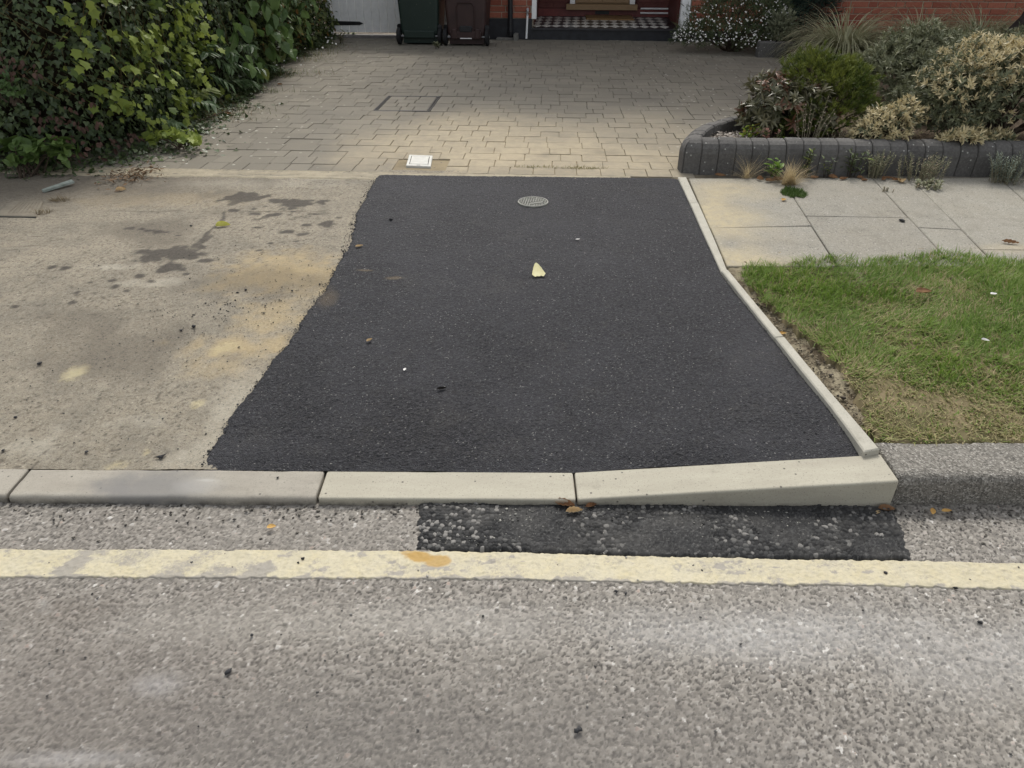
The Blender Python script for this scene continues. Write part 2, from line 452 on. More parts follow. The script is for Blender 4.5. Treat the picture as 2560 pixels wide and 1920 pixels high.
m = Mat('yellow_paint', .62, .35)
wear = m.attr('wear')
c = m.mix(m.mr(m.noise(11, 6, .7), .3, .7), (.455, .395, .24), (.505, .455, .315))
c = m.mix(m.mr(m.noise(70, 5, .75), .5, .75, 0, .5), c, (.46, .41, .28))
crk = m.mr(m.n('ShaderNodeTexVoronoi', {'Scale': 26, 'Vector': m.n('ShaderNodeMix', {0: .06, 4: m.pos(), 5: m.noise(14, 3, .6, 0, None, True)}, data_type='VECTOR').outputs[1]}, feature='DISTANCE_TO_EDGE').outputs['Distance'], .012, .003, 0, .55)
c = m.mix(m.math('MULTIPLY', crk, m.mr(m.noise(6, 3), .4, .6)), c, (.19, .15, .08))
c = m.mix(m.mr(m.voro(60, 'Distance'), .1, .05, 0, .8), c, (.2, .18, .14))
wear = m.mr(m.math('ADD', wear, m.math('MULTIPLY', m.math('SUBTRACT', m.noise(120, 4, .75), .5), 1.3)), .38, .72)
c = m.mix(m.mr(m.noise(20, 6, .75), .38, .66, 0, .6), c, (.45, .415, .32))
c = m.mix(m.mr(m.noise(90, 4, .8), .46, .66, 0, .65), c, (.33, .30, .225))
c = m.mix(m.mr(m.noise(4.5, 5, .7), .45, .7, 0, .5), c, (.40, .365, .27))
c = m.mix(m.math('MULTIPLY', wear, .85), c, m.mix(m.noise(200, 3, .7), (.20, .185, .16), (.30, .28, .25)))
for (px, py, rx, ry, f) in ((905, 1205, .045, .024, .95), (945, 1213, .045, .026, .85), (885, 1196, .03, .012, .7)):
    p = PR(px * 1.15732, py * 1.15732)
    c = m.mix(m.math('MULTIPLY', m.blob(p[0], p[1], rx, ry, .4, 30, .4), f), c, (.36, .22, .05))
m.col(c); m.bump(m.noise(150, 4, .7), .4, .002); YEL = m.m

SOIL = simple('soil', (.085, .064, .045), .95, .1, .45, 40, .9)
m = Mat('verge_soil', .95, .1)
c = m.mix(m.mr(m.noise(35, 5, .75), .3, .7), (.055, .042, .03), (.17, .135, .09))
c = m.mix(m.mr(m.noise(11, 5, .7), .42, .60, 0, .85), c, (.36, .315, .22))
m.col(c); m.bump(m.noise(90, 5, .8), 1.0, .008); VSOIL = m.m
m = Mat('thatch', .95, .1)
c = m.mix(m.mr(m.noise(6, 4, .6), .35, .65), (.06, .06, .025), (.20, .16, .095))
m.col(c); THATCH = m.m

# leaf materials
def leafmat(name, lo, hi, tip=None, rough=.55, spec=.35, tr=.25, veins=False):
    m = Mat(name, rough, spec)
    t = m.attr('tint')
    c = m.mix(t, lo, hi)
    c = m.mix(m.mr(m.noise(40, 3), .4, .7, 0, .3), c, tuple(.5 * (a + b) for a, b in zip(lo, hi)))
    if tip is not None: c = m.mix(m.attr('tip'), c, tip)
    m.col(c)
    if tr: m.translucent(c, tr)
    return m.m
def objleaf(name, lo, hi, rough=.5, tr=.25):
    m = Mat(name, rough, .35)
    r = m.n('ShaderNodeObjectInfo').outputs['Random']
    c = m.mix(r, lo, hi)
    c = m.mix(m.mr(m.noise(60, 4), .4, .7, 0, .4), c, tuple(x * .7 for x in lo))
    m.col(c)
    if tr: m.translucent(c, tr)
    return m.m

# ================================================================== THE SETTING
gr = mk('ground', [(-150, -150, -.25), (150, -150, -.25), (150, 200, -.25), (-150, 200, -.25)], [[0, 1, 2, 3]], SOIL, kind='structure')

# ---- road: fine displaced aggregate where it is near, plain sheet beyond
xs = np.arange(-1.70, 1.7001, 0.0035); ys = np.arange(0.74, 1.66, 0.0035)
Xg, Yg = np.meshgrid(xs, ys, indexing='ij')
def boxblur(a, k):
    for ax in (0, 1):
        p = np.pad(a, [(k, k) if i == ax else (0, 0) for i in (0, 1)], mode='edge')
        c = np.cumsum(p, ax); c = np.concatenate([np.zeros_like(np.take(c, [0], ax)), c], ax)
        n = a.shape[ax]; w = 2 * k + 1
        a = (np.take(c, np.arange(w, w + n), ax) - np.take(c, np.arange(n), ax)) / w
    return a
def road_relief(X, Y):
    """worn aggregate: some chippings stand out of a fine matrix, of two sizes"""
    wx_ = (fbm(X * 170, Y * 170, 3, 3) - .5) * .006; wy_ = (fbm(X * 170, Y * 170, 8, 3) - .5) * .006
    Xw, Yw = X + wx_, Y + wy_
    h = (fbm(X * 330, Y * 330, 12, 2) - .5) * .0016; r = np.full(X.shape, -1.0)
    for cell, sd, thr, amp in ((.0055, 2, .55, .0019), (.0080, 4, .55, .0028), (.0115, 1, .70, .0040)):
        d1, d2, q = voro(Xw / cell, Yw / cell, sd)
        q2 = (q * 9.7) % 1
        tl = (vnoise(Xw / cell * .9, Yw / cell * .9, sd + 20) - .5) * amp * .9
        hs_ = np.where(q > thr, amp * (.35 + .65 * q2) * np.clip((d2 - d1) / .30, 0, 1) ** .6 + tl * np.clip((d2 - d1) / .3, 0, 1), -1)
        k = hs_ > h
        h = np.where(k, hs_ + (fbm(X * 330, Y * 330, 12, 1) - .5) * .0006, h); r = np.where(k, (q - thr) / (1 - thr), r)
    return h, r
hgt, rnd = road_relief(Xg, Yg)
gap = np.clip((boxblur(hgt, 2) - hgt) / .0011, 0, 1) * .75 + np.clip((boxblur(hgt, 5) - hgt) / .0022, 0, 1) * .25
gap = 1 - gap
hgt = hgt + (fbm(Xg * 7, Yg * 7, 5, 3) - .5) * .006
def edge_curve(pts, ground=PR):
    return np.array([ground(u * 1.15732, v * 1.15732)[:2] for u, v in pts])
yt = edge_curve([(-500, 1186), (0, 1187), (870, 1190), (1100, 1194), (1500, 1205), (1800, 1211), (2212, 1217), (2800, 1224)])
yb = edge_curve([(-500, 1250), (0, 1250), (870, 1252), (1100, 1254), (1500, 1262), (1800, 1268), (2212, 1275), (2800, 1284)])
under = (Yg > np.interp(Xg, yb[:, 0], yb[:, 1]) + .006) & (Yg < np.interp(Xg, yt[:, 0], yt[:, 1]) - .004)
under |= (Yg >= np.interp(Xg, yt[:, 0], yt[:, 1])) & (Xg > -.225) & (Xg < 1.06)
hgt = np.where(under, hgt * .3 - .0045, hgt)
nearv = len(xs) * len(ys)
V = np.stack([Xg, Yg, hgt - .001], -1).reshape(-1, 3)
Fc = grid_faces(len(xs), len(ys))
ext = np.array([(-60, -30, -.006), (60, -30, -.006), (60, 1.7, -.006), (-60, 1.7, -.006)])
V = np.vstack([V, ext]); Fc = np.vstack([Fc, [[nearv, nearv + 1, nearv + 2, nearv + 3]]])
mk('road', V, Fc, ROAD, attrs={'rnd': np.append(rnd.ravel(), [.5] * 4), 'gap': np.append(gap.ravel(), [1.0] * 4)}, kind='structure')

# ---- coarse black patch in the gutter, four millimetres proud of the road
pb = edge_curve([(905, 1190), (1100, 1195), (1300, 1199), (1500, 1207), (1700, 1209), (1972, 1211)])
pl0, pl1 = edge_curve([(903, 1095), (900, 1188)]); pr0, pr1 = edge_curve([(1938, 1108), (1972, 1210)])
nu, nv = 480, 80
su, sv = np.meshgrid(np.linspace(0, 1, nu), np.linspace(0, 1, nv), indexing='ij')
xl = pl1[0] + (pl0[0] - pl1[0]) * sv; xr_ = pr1[0] + (pr0[0] - pr1[0]) * sv
X = xl + (xr_ - xl) * su + (fbm(sv * 9, su * 3, 2) - .5) * .03 * ((su < .02) | (su > .98))
y0 = np.interp(X, pb[:, 0], pb[:, 1]) + (fbm(X * 35, X * 0, 6, 3) - .5) * .016
Y = y0 + (kf(X) + .012 - y0) * sv
d1, d2, rr = voro(X / .013, Y / .013, 31); e1, e2, r2 = voro(X / .006, Y / .006, 32)
fine = vnoise(X * 8, Y * 8, 33) > np.where(X < .05, .72, .5)
gap = np.where(fine, e2 - e1, d2 - d1); rnd = np.where(fine, r2 * .85, rr)
paleleft = sm(.05, -.22, X) * .5
rnd = np.clip(rnd + paleleft * (rr > .68) * (~fine) * .45 - .12 * (rnd < .8), 0, 1)
Z = .006 + np.minimum(1, gap / .35) ** .7 * (.002 + .0060 * ((rr * 5.7) % 1)) * np.where(fine, .55, 1) + (fbm(X * 9, Y * 9, 36, 3) - .5) * .007
edge = np.minimum(np.minimum(su, 1 - su) * 100, sv * 25); Z = Z * np.clip(edge, 0.0, 1) + np.where(edge < .2, -.004, 0)
mk('gutter_patch', np.stack([X, Y, Z], -1), grid_faces(nu, nv), PATCH, attrs={'rnd': rnd, 'gap': gap}, kind='structure')

# ---- yellow line
nu, nv = 1300, 34
xx = np.linspace(-2.6, 2.9, nu)
su, sv = np.meshgrid(xx, np.linspace(0, 1, nv), indexing='ij')
ya = np.interp(xx, yb[:, 0], yb[:, 1]) + (fbm(xx * 60, xx * 0, 41, 3) - .5) * .011
yc = np.interp(xx, yt[:, 0], yt[:, 1]) + (fbm(xx * 60, xx * 0, 42, 3) - .5) * .007
Y = ya[:, None] + (yc - ya)[:, None] * sv
wear = .45 * sm(.52, .74, fbm(su * 5 + 3, Y * 14, 43, 5)) + .45 * sm(.60, .72, fbm(su * 34, Y * 50, 44, 4))
for (cx, wd, st) in ((150, 90, 1.0), (260, 120, .7), (400, 90, .7), (500, 80, .85), (590, 90, .95), (690, 80, .85), (980, 160, .45), (1300, 220, .45)):
    q = PR(cx * 1.15732, 1222 * 1.15732); hw = wd / 833 * .62
    wear = np.maximum(wear, st * np.exp(-((su - q[0] - (Y - q[1]) * .8) / hw) ** 2) * sm(.28, .55, fbm(su * 12, Y * 20, 45, 5)) * (1.1 - .3 * sv))
wear = np.clip(wear + .8 * sm(.12, .0, sv + (fbm(su * 40, Y * 40, 46, 3) - .5) * .35) * .8, 0, 1)
Z = .0030 + .62 * road_relief(su, Y)[0] + (fbm(su * 7, Y * 7, 5, 3) - .5) * .006
Z = Z - .006 * ((sv == 0) | (sv == 1))
mk('road_marking', np.stack([su, Y, Z], -1), grid_faces(nu, nv), YEL, attrs={'wear': wear}, kind='structure')

# ---- kerb of separate stones
kerb = empty('kerb', (0, 1.65, 0), kind='structure')
def kerbstone(x0, x1, mat, off=0.0, wid=.128, rad=.010, rough=0.0, nx=24, seed=0, topfn=zk, drop=None):
    th = np.linspace(0, math.pi / 2, 5)
    prof = [(0, -1.0), (0, -.5), (0, 0.0)] + [(rad - rad * math.cos(a), rad * math.sin(a)) for a in th[1:]]
    ny = 3 if not rough else 16
    prof += [(rad + (wid - .006 - rad) * k / ny, rad) for k in range(1, ny + 1)] + [(wid, rad - .006), (wid, -1)]
    if rough:
        prof = [(0, -1.0)] + [(0, -1 + k / 10) for k in range(1, 10)] + prof[2:]
    xs = [x0, x0 + .003] + list(np.linspace(x0 + .02, x1 - .02, nx)) + [x1 - .003, x1]
    V = []
    for i, x in enumerate(xs):
        e = .003 if i in (0, len(xs) - 1) else 0
        zt = float(topfn(x)); r = rad
        for (py, pz) in prof:
            z = zt - r + pz if pz >= 0 else (zt - r) + pz * (zt - r + .06)
            V.append((x, kf(x) + off + py + (e if py < .01 else -e if py > wid - .01 else 0), z - e * (pz > 0)))
    V = np.array(V); n = len(prof)
    if rough:
        nz = (fbm(V[:, 0] * 90, V[:, 1] * 90 + V[:, 2] * 90, seed, 3) - .5) * rough
        V[:, 2] += nz; V[:, 1] += (fbm(V[:, 0] * 90 + 7, V[:, 2] * 90, seed + 3, 3) - .5) * rough
        V[:, 2] += (fbm(V[:, 0] * 6, V[:, 1] * 9, seed + 5, 3) - .5) * .008
    Fc = [[i * n + k + 1, i * n + k, (i + 1) * n + k, (i + 1) * n + k + 1] for i in range(len(xs) - 1) for k in range(n - 1)]
    Fc += [list(range(n)), [(len(xs) - 1) * n + k for k in range(n)][::-1]]
    return mk('kerb_stone', V, Fc, mat, kerb, smooth=bool(rough))
o = kerbstone(-2.41, X1 - .006, OLDK, seed=1, off=.004); o['label'] = 'worn grey dropped kerb stone'
kerbstone(-3.33, -2.416, OLDK, seed=2)
o = kerbstone(X1 + .004, X2 - .005, OLDK, seed=3, rough=.0016, nx=70, rad=.014); o['label'] = 'worn grey dropped kerb stone with dark grey patch'
o = kerbstone(X2 + .004, X3 - .003, NEWK, rad=.007); o['label'] = 'new pale level kerb stone'
o = kerbstone(X3 + .003, X4, NEWK, rad=.007); o['label'] = 'new pale kerb stone with sloping top'
x = X4 + .008
for k in range(3):
    o = kerbstone(x, x + 1.2 - .01, GRAN, off=.018, rad=.03, wid=.17, rough=.007, nx=170, seed=20 + k)
    o['label'] = 'old dark rough kerb stone of full height'; x += 1.2
mk('joint_fill', *box(-3.4, 4.6, 1.625, 1.73, -.05, .012), DIRT, kerb)

# ---- outlines on the ground
left_px = [(492, 1184), (553, 1092), (604, 1010), (651, 948), (697, 887), (738, 830), (779, 769), (820, 707), (845, 661), (871, 605), (891, 538), (917, 487), (934, 447), (950, 440), (970, 438)]
LE = np.array([P(*q)[:2] for q in left_px])
LE[0] = (LE[0][0], kb(LE[0][0]))
eL = [(1694, 446.6), (1724, 511.6), (1758, 589), (1802, 686), (1866, 768), (1935, 855), (2022, 965), (2088, 1047), (2157, 1144)]
eR = [(1715, 446), (1745, 511), (1784, 599), (1818, 683), (1880, 759), (1958, 853), (2054, 970), (2132, 1061), (2196, 1137)]
EL = np.array([P(*q)[:2] for q in eL]); ER = np.array([P(*q)[:2] for q in eR])
def at_y(poly, y):
    o = np.argsort(poly[:, 1]); return np.interp(y, poly[o, 1], poly[o, 0])

# ---- new black crossing
nu, nv = 410, 490
su, sv = np.meshgrid(np.linspace(0, 1, nu), np.linspace(0, 1, nv) ** 1.35, indexing='ij')
farL, farR = LE[-1], EL[0]
yl = kf(-.8) + .124 + (LE[-1][1] - kf(-.8) - .124) * sv; yr = kf(1.0) + .124 + (EL[0][1] - kf(1.0) - .124) * sv
xl = at_y(LE, yl); xr_ = at_y(EL, yr)
jit = (fbm(yl * 45, yl * 0, 51, 4) - .5) * .020 + (fbm(yl * 6, yl * 0, 56, 2) - .5) * .03
X = (xl + jit) + (xr_ + .004 - xl - jit) * su; Y = yl + (yr - yl) * su
Y = Y + (sv > .995) * (fbm(X * 30, X * 0, 52, 3) - .5) * .05
ax, ay = X + (fbm(X * 200, Y * 200, 57, 2) - .5) * .006, Y + (fbm(X * 200, Y * 200, 58, 2) - .5) * .006
d1, d2, ra = voro(ax / .0085, ay / .0085, 59)
coarse = .55 + .7 * sm(.42, .62, fbm(X * 3.5, Y * 3.5, 66, 4)) * sm(3.2, 1.9, Y)
ha = np.clip((d2 - d1) / .35, 0, 1) ** .7 * (.0008 + .0032 * ra) * coarse
cav = np.clip((boxblur(ha, 2) - ha) / .0011, 0, 1)
Z = g(X, Y) + .0055 + ha + (fbm(X * 120, Y * 120, 54, 3) - .5) * .003 + (fbm(X * 5, Y * 5, 55, 3) - .5) * .008
Z = Z - .014 * ((su == 0) | (sv == 1)) - .006 * ((su < .006) | (sv > .996)) - .007 * sm(.03, .0, sv) - .006 * sm(.985, 1, su)
mk('crossing', np.stack([X, Y, Z], -1), grid_faces(nu, nv), ASPH, attrs={'cav': cav, 'stone': ra}, kind='structure')

# ---- old apron on the left with its stains
xs = np.concatenate([np.arange(-5.5, -2.3, .05), np.arange(-2.3, .0, .0095)]); ys = np.arange(1.70, 4.62, .0105)
X, Y = np.meshgrid(xs, ys, indexing='ij')
Y = Y + (1 - (Y - 1.7) / 2.9) * (kb(X) - .006 - 1.70)
wx = (fbm(X * 9, Y * 9, 61, 4) - .5); wy = (fbm(X * 9, Y * 9, 62, 4) - .5)
def spot(px, py, rx, ry, warp=.5, soft=.35, rot=0.0):
    q = PD(px, py); dx, dy = X - q[0], Y - q[1]
    c_, s_ = math.cos(rot), math.sin(rot)
    a = (dx * c_ + dy * s_) / rx; b = (-dx * s_ + dy * c_) / ry
    nz = fbm(X * 22, Y * 22, 63, 4) - .5
    return sm(1, 1 - soft, np.hypot(a + wx * warp, b + wy * warp) + nz * warp * 1.6)
wet = np.zeros_like(X)
drops = [(525, 425, .11, .035), (600, 432, .06, .03), (540, 420, .05, .05), (645, 438, .09, .03), (695, 435, .05, .05), (503, 452, .03, .02), (547, 461, .035, .02), (590, 462, .03, .02), (660, 485, .03, .025),
         (705, 485, .03, .05), (655, 505, .025, .015), (620, 500, .03, .012), (560, 490, .02, .01), (285, 492, .032, .014), (305, 494, .018, .012), (322, 497, .02, .01), (342, 500, .025, .01), (360, 500, .02, .008),
         (390, 507, .018, .008), (355, 553, .13, .045), (335, 560, .07, .03), (395, 552, .06, .02), (365, 575, .06, .015), (345, 582, .03, .014), (440, 562, .03, .012), (310, 545, .04, .016), (430, 534, .02, .01),
         (440, 520, .03, .014), (425, 530, .02, .01), (305, 595, .02, .008), (325, 606, .02, .008), (245, 620, .016, .007), (138, 578, .022, .008), (110, 577, .015, .006), (240, 606, .014, .006), (200, 634, .012, .005),
         (155, 655, .015, .006), (30, 661, .016, .007), (192, 610, .012, .005), (165, 632, .012, .005), (275, 628, .01, .005), (545, 450, .02, .012), (575, 445, .02, .012), (628, 450, .02, .012), (680, 462, .015, .012), (730, 470, .02, .01),
         (580, 525, .015, .008), (560, 540, .012, .006), (640, 520, .015, .008), (400, 590, .012, .006), (268, 558, .013, .006)]
for d in drops: wet = np.maximum(wet, spot(d[0], d[1], d[2] * 1.2 + .004, max(d[3] * 1.15, d[2] * .9) + .004, warp=1.0, soft=.45))
a, b = PD(482, 458), PD(450, 512)
for k in range(18):
    t = k / 17; q = a + (b - a) * t
    wet = np.maximum(wet, .9 * sm(1, .5, np.hypot((X - q[0] - .02 * math.sin(t * 5)) / .013, (Y - q[1]) / .03) + wx))
for q0, q1 in (((545, 415), (500, 440)), ((450, 512), (420, 532))):
    a, b = PD(*q0), PD(*q1)
    for k in range(12):
        q = a + (b - a) * k / 11
        wet = np.maximum(wet, .85 * sm(1, .4, np.hypot((X - q[0]) / .03, (Y - q[1]) / .03) + wx * 1.2))
spl = fbm(X * 30, Y * 24, 66, 3)
wet = np.maximum(wet, .8 * sm(.585, .63, spl) * spot(620, 460, .38, .22, .4, .8))
wet = np.maximum(wet, .8 * sm(.60, .64, spl) * spot(370, 550, .28, .16, .4, .8))
sand = np.maximum.reduce([spot(600, 590, .40, .34, .5, .9), .9 * spot(690, 600, .15, .25, .5, .9), .85 * spot(530, 745, .35, .13, .6, .95), .75 * spot(590, 680, .2, .2, .6, .95),
                          .55 * spot(470, 790, .2, .1, .7, .9), .5 * spot(640, 560, .3, .2, .5, .9), .35 * spot(350, 430, .8, .2, .6, .9)])
pale = np.maximum.reduce([.95 * spot(165, 805, .055, .055, .7, .8), .6 * spot(250, 575, .2, .05, .7, .9), .5 * spot(510, 870, .12, .3, .5, .95), .5 * spot(450, 960, .15, .2, .6, .9), .45 * spot(60, 960, .2, .1, .9, .9),
                          .35 * spot(520, 395, 1.0, .12, .5, .9), .5 * spot(360, 610, .2, .06, .8, .9), .35 * spot(300, 910, .15, .06, .9, .9), .4 * spot(700, 385, .3, .06, .6, .9)])
yel = np.maximum.reduce([1.0 * spot(165, 805, .075, .075, .7, .8), .6 * spot(430, 870, .05, .03, .9, .9), .6 * spot(320, 975, .03, .03, .9, .9), .5 * spot(560, 940, .1, .06, .9, .95), .4 * spot(250, 1000, .06, .03, .9, .9), .4 * spot(480, 750, .12, .06, .9, .95)])
dirt = np.maximum.reduce([.75 * sm(.62, .1, np.abs(Y - P(200, 455)[1])) * sm(-1.5, -2.2, X), .55 * sm(.58, .75, fbm(X * 1.7, Y * 1.7, 68, 5)), .6 * spot(60, 400, .9, .25, .5, .8)])  # darker band along the hedge foot, with random dirt patches
dirt = np.maximum(dirt, .9 * sm(.74, .78, fbm(X * 85, Y * 85, 69, 2)) * sm(.35, .6, fbm(X * 2.5, Y * 2.5, 74, 3)))
q = P(300, 527)
dirt = np.maximum(dirt, .7 * sm(.016, .004, np.abs(Y - q[1] - (fbm(X * 6, X * 0, 70, 3) - .5) * .03)) * (X < -1.0) * sm(.4, .6, fbm(X * 3, X * 0, 71, 3)))
Z = g(X, Y) - .002 + (fbm(X * 90, Y * 90, 72, 3) - .5) * .005 + (fbm(X * 4, Y * 4, 73, 3) - .5) * .010
inside = X > at_y(LE, Y) + .06
Z = np.where(inside & (Y < LE[-1][1] - .05), Z - .02, Z)
mk('pavement', np.stack([X, Y, Z], -1), grid_faces(len(xs), len(ys)), APRON, attrs={'wet': wet, 'sand': sand, 'pale': pale, 'dirt': dirt, 'yel': yel}, kind='structure')

# ---- driveway of concrete blocks
A2, B2 = P(380, 421), P(1697, 443)
e1 = (B2 - A2)[:2]; e1 /= np.linalg.norm(e1); e2 = np.array([-e1[1], e1[0]])
def dfr(p): q = np.asarray(p)[:2] - A2[:2]; return np.array([q @ e1, q @ e2])
def dto(s, w): return A2[:2] + e1 * s + e2 * w
# planter outline (outer top edge), used to stop the blocks
ptop = [atz(u, v, .325) for u, v in ((1871, 281), (1831, 285), (1794, 291), (1762, 301), (1732, 313), (1708, 331), (1700, 352))]
fl, fr_ = P(1703, 434), P(2560, 444)
fdir = (fr_ - fl)[:2]; fdir /= np.linalg.norm(fdir)
corner = fl[:2]
bed_path = [dto(*(dfr(P(1995, 168)) + np.array([.15, 0]))), (P(1930, 225)[:2])] + [p[:2] for p in ptop[:-1]]
bed_path = [tuple(p) for p in bed_path] + [(ptop[-1][0], ptop[-1][1])]
bed_front = [tuple(corner + fdir * s) for s in (.055, .4, 5.2)]
BED = np.array(bed_path + bed_front + [tuple(corner + fdir * 5.2 + np.array([0, 7.0])), (2.9, 12.0)])
def inpoly(pt, poly):
    x, y = pt; c = False; n = len(poly)
    for i in range(n):
        x1, y1 = poly[i]; x2, y2 = poly[i - 1]
        if (y1 > y) != (y2 > y) and x < (x2 - x1) * (y - y1) / (y2 - y1) + x1: c = not c
    return c
xs = np.linspace(-4.2, 6, 60); ys = np.linspace(4.40, 12.5, 50)
X, Y = np.meshgrid(xs, ys, indexing='ij')
drive = mk('driveway', np.stack([X, Y, g(X, Y) - .0075], -1), grid_faces(60, 50), JOINT, kind='structure')
# inset inspection cover and little access box reserve their places
mc = [dfr(P(u, v)) for u, v in ((940, 277), (1084, 279), (1097, 236), (968, 235))]
ROWH = .1605
mrow0 = int(round(mc[0][1] / ROWH)); MROWS = 4
ms0, ms1 = (mc[0][0] + mc[3][0]) / 2, (mc[1][0] + mc[2][0]) / 2
mw0, mw1 = mrow0 * ROWH, (mrow0 + MROWS) * ROWH
ab = [dfr(P(u, v)) for u, v in ((1015, 415), (1077, 418), (1082, 392), (1024, 389))]
as0, as1 = min(a[0] for a in ab) - .055, max(a[0] for a in ab) + .10
blocks = []
rw = random.Random(5)
for j in range(0, 40):
    w0 = j * ROWH
    s = -1.6 - rw.random() * .2
    obst = []
    if mrow0 <= j < mrow0 + MROWS: obst = [(ms0, ms1)]
    if j < 2: obst = [(as0, as1)]
    stop = 6.2
    while s < stop:
        L = rw.choices((.14, .165, .24), (.34, .36, .30))[0] + rw.uniform(-.004, .004) if j else .143 + rw.uniform(-.01, .01)
        nxt = s + L
        for (a, b) in obst:
            if s < a < nxt + .04: nxt = a
            if a - .001 <= s < b: s = b; nxt = s + L
        if nxt - s > .03:
            c = dto((s + nxt) / 2, w0 + ROWH / 2)
            if c[0] > -3.1 and c[1] < 11.6 and not inpoly((c[0] - .075, c[1] + .02), BED):
                blocks.append((s, nxt, w0, j, c))
        s = nxt
def block_geo(bk, r):
    s0, s1, w0, j, c = bk
    gp = r.uniform(.0011, .0025)
    poly = [dto(s0 + gp, w0 + gp), dto(s1 - gp, w0 + gp + r.uniform(-.002, .002)), dto(s1 - gp + r.uniform(-.002, .002), w0 + ROWH - gp), dto(s0 + gp, w0 + ROWH - gp)]
    zt = g(c[0], c[1]) + r.uniform(-.002, .0025)
    tl = [zt + r.uniform(-.0012, .0012) for _ in range(4)]
    return slab(poly, zt - .03, tl, .0022)
def in_view(p):
    d = np.array([p[0], p[1], p[2] - CAMH]); cp, sp = math.cos(PITCH), math.sin(PITCH)
    dz = d[1] * cp - d[2] * sp; up = d[1] * sp + d[2] * cp
    return (d[0] / dz * FPX + 1280, 960 - up / dz * FPX)
vis = []
for i, bk in enumerate(blocks):
    u, v = in_view((bk[4][0], bk[4][1], .13))
    ok = -20 < u < 2580 and bk[4][0] > -2.7
    vis.append((0 if ok else 1, bk[3], i))
vis.sort()
rb = random.Random(9)
first = set(i for _, _, i in vis[:300])
far = MB(); fart = []
for i, bk in enumerate(blocks):
    V, Fc = block_geo(bk, rb); t = .25 + .5 * rb.random()
    if i in first: mk('block', V, Fc, BLOCK, drive, attrs={'tint': [t] * len(V)})
    else: far.add(V, Fc); fart += [t] * len(V)
far.build('far_paving', BLOCK, drive, attrs={'tint': fart}, kind='stuff')

# mortar haunch between driveway and crossing / apron
nu, nv = 330, 12
su, sv = np.meshgrid(np.linspace(-1.2, 3.06, nu), np.linspace(0, 1, nv), indexing='ij')
c0 = np.stack([A2[0] + e1[0] * su, A2[1] + e1[1] * su], -1)
wd = np.where(su < 1.75, .17, .085) + (fbm(su * 9, su * 0, 81, 4) - .5) * .06
Xh = c0[..., 0] - e2[0] * wd * (1 - sv) - e2[0] * .004; Yh = c0[..., 1] - e2[1] * wd * (1 - sv) - .004
Zh = g(Xh, Yh) + .003 + (fbm(Xh * 60, Yh * 60, 82, 3) - .5) * .008 - .012 * (sv == 0) - .010 * sm(.04, .0, np.abs(sv - .93)) * 1.0
Zh = Zh - .010 * sm(.012, 0, np.abs(Yh - c0[..., 1] + .105 + (fbm(su * 12, su * 0, 83, 4) - .5) * .05)) * (su < 1.8)
mk('haunching', np.stack([Xh, Yh, Zh], -1), grid_faces(nu, nv), HAUNCH, kind='structure')

# ---- slab footway on the right
foot = mk('footway', [(.9, 3.0, .115), (7, 3.0, .115), (7, 4.75, .122), (.9, 4.75, .122)], [[0, 1, 2, 3]], simple('slab_joint_dirt', (.13, .117, .092), .95, .1, .4, 12, .4), kind='structure')
foot_joint = {'E': ((1722, 450), (1822, 680)), 'A': ((1957, 453), (2090, 660)), 'B': ((2185, 453), (2378, 660)), 'C': ((2280, 453), (2486, 660)), 'D': ((2504, 453), (2740, 660)), 'F': ((2790, 453), (3090, 660)), 'G': ((3300, 453), (3690, 660))}
def fj(k, v):
    (u0, v0), (u1, v1) = foot_joint[k]
    return (u0 + (u1 - u0) * (v - v0) / (v1 - v0), v)
rs = random.Random(3)
VT, VB = 447, 668
def fslab(k0, k1, va0, va1, vb0, vb1, tint):
    # corners: near-left, near-right, far-right, far-left
    q = [P(*fj(k0, vb0))[:2], P(*fj(k1, vb1))[:2], P(*fj(k1, va1))[:2], P(*fj(k0, va0))[:2]]
    q = np.array(q); c = q.mean(0)
    q = np.array([p + (c - p) / np.linalg.norm(c - p) * .0032 for p in q])
    zt = [float(g(p[0], p[1])) + .004 + rs.uniform(-.003, .003) for p in q]
    V, Fc = slab(q, [z - .05 for z in zt], zt, .004)
    mk('paving_slab', V, Fc, SLAB, foot, attrs={'tint': [tint] * len(V)})
fslab('E', 'A', VT, VT, 572, 566, .55); fslab('E', 'A', 572, 566, VB, VB, .6)
fslab('A', 'B', VT, VT, 541, 546, .35); fslab('A', 'B', 541, 546, VB, VB, .25)
fslab('B', 'C', VT, VT, 571, 577, .5); fslab('B', 'C', 571, 577, VB, VB, .65)
fslab('C', 'D', VT, VT, 546, 549, .95); fslab('C', 'D', 546, 549, 627, 629, .7); fslab('C', 'D', 627, 629, VB, VB, .6)
fslab('D', 'F', VT, VT, 549, 551, .7); fslab('D', 'F', 549, 551, 629, 630, .6); fslab('D', 'F', 629, 630, VB, VB, .6)
fslab('F', 'G', VT, VT, 551, 551, .4); fslab('F', 'G', 551, 551, VB, VB, .5)

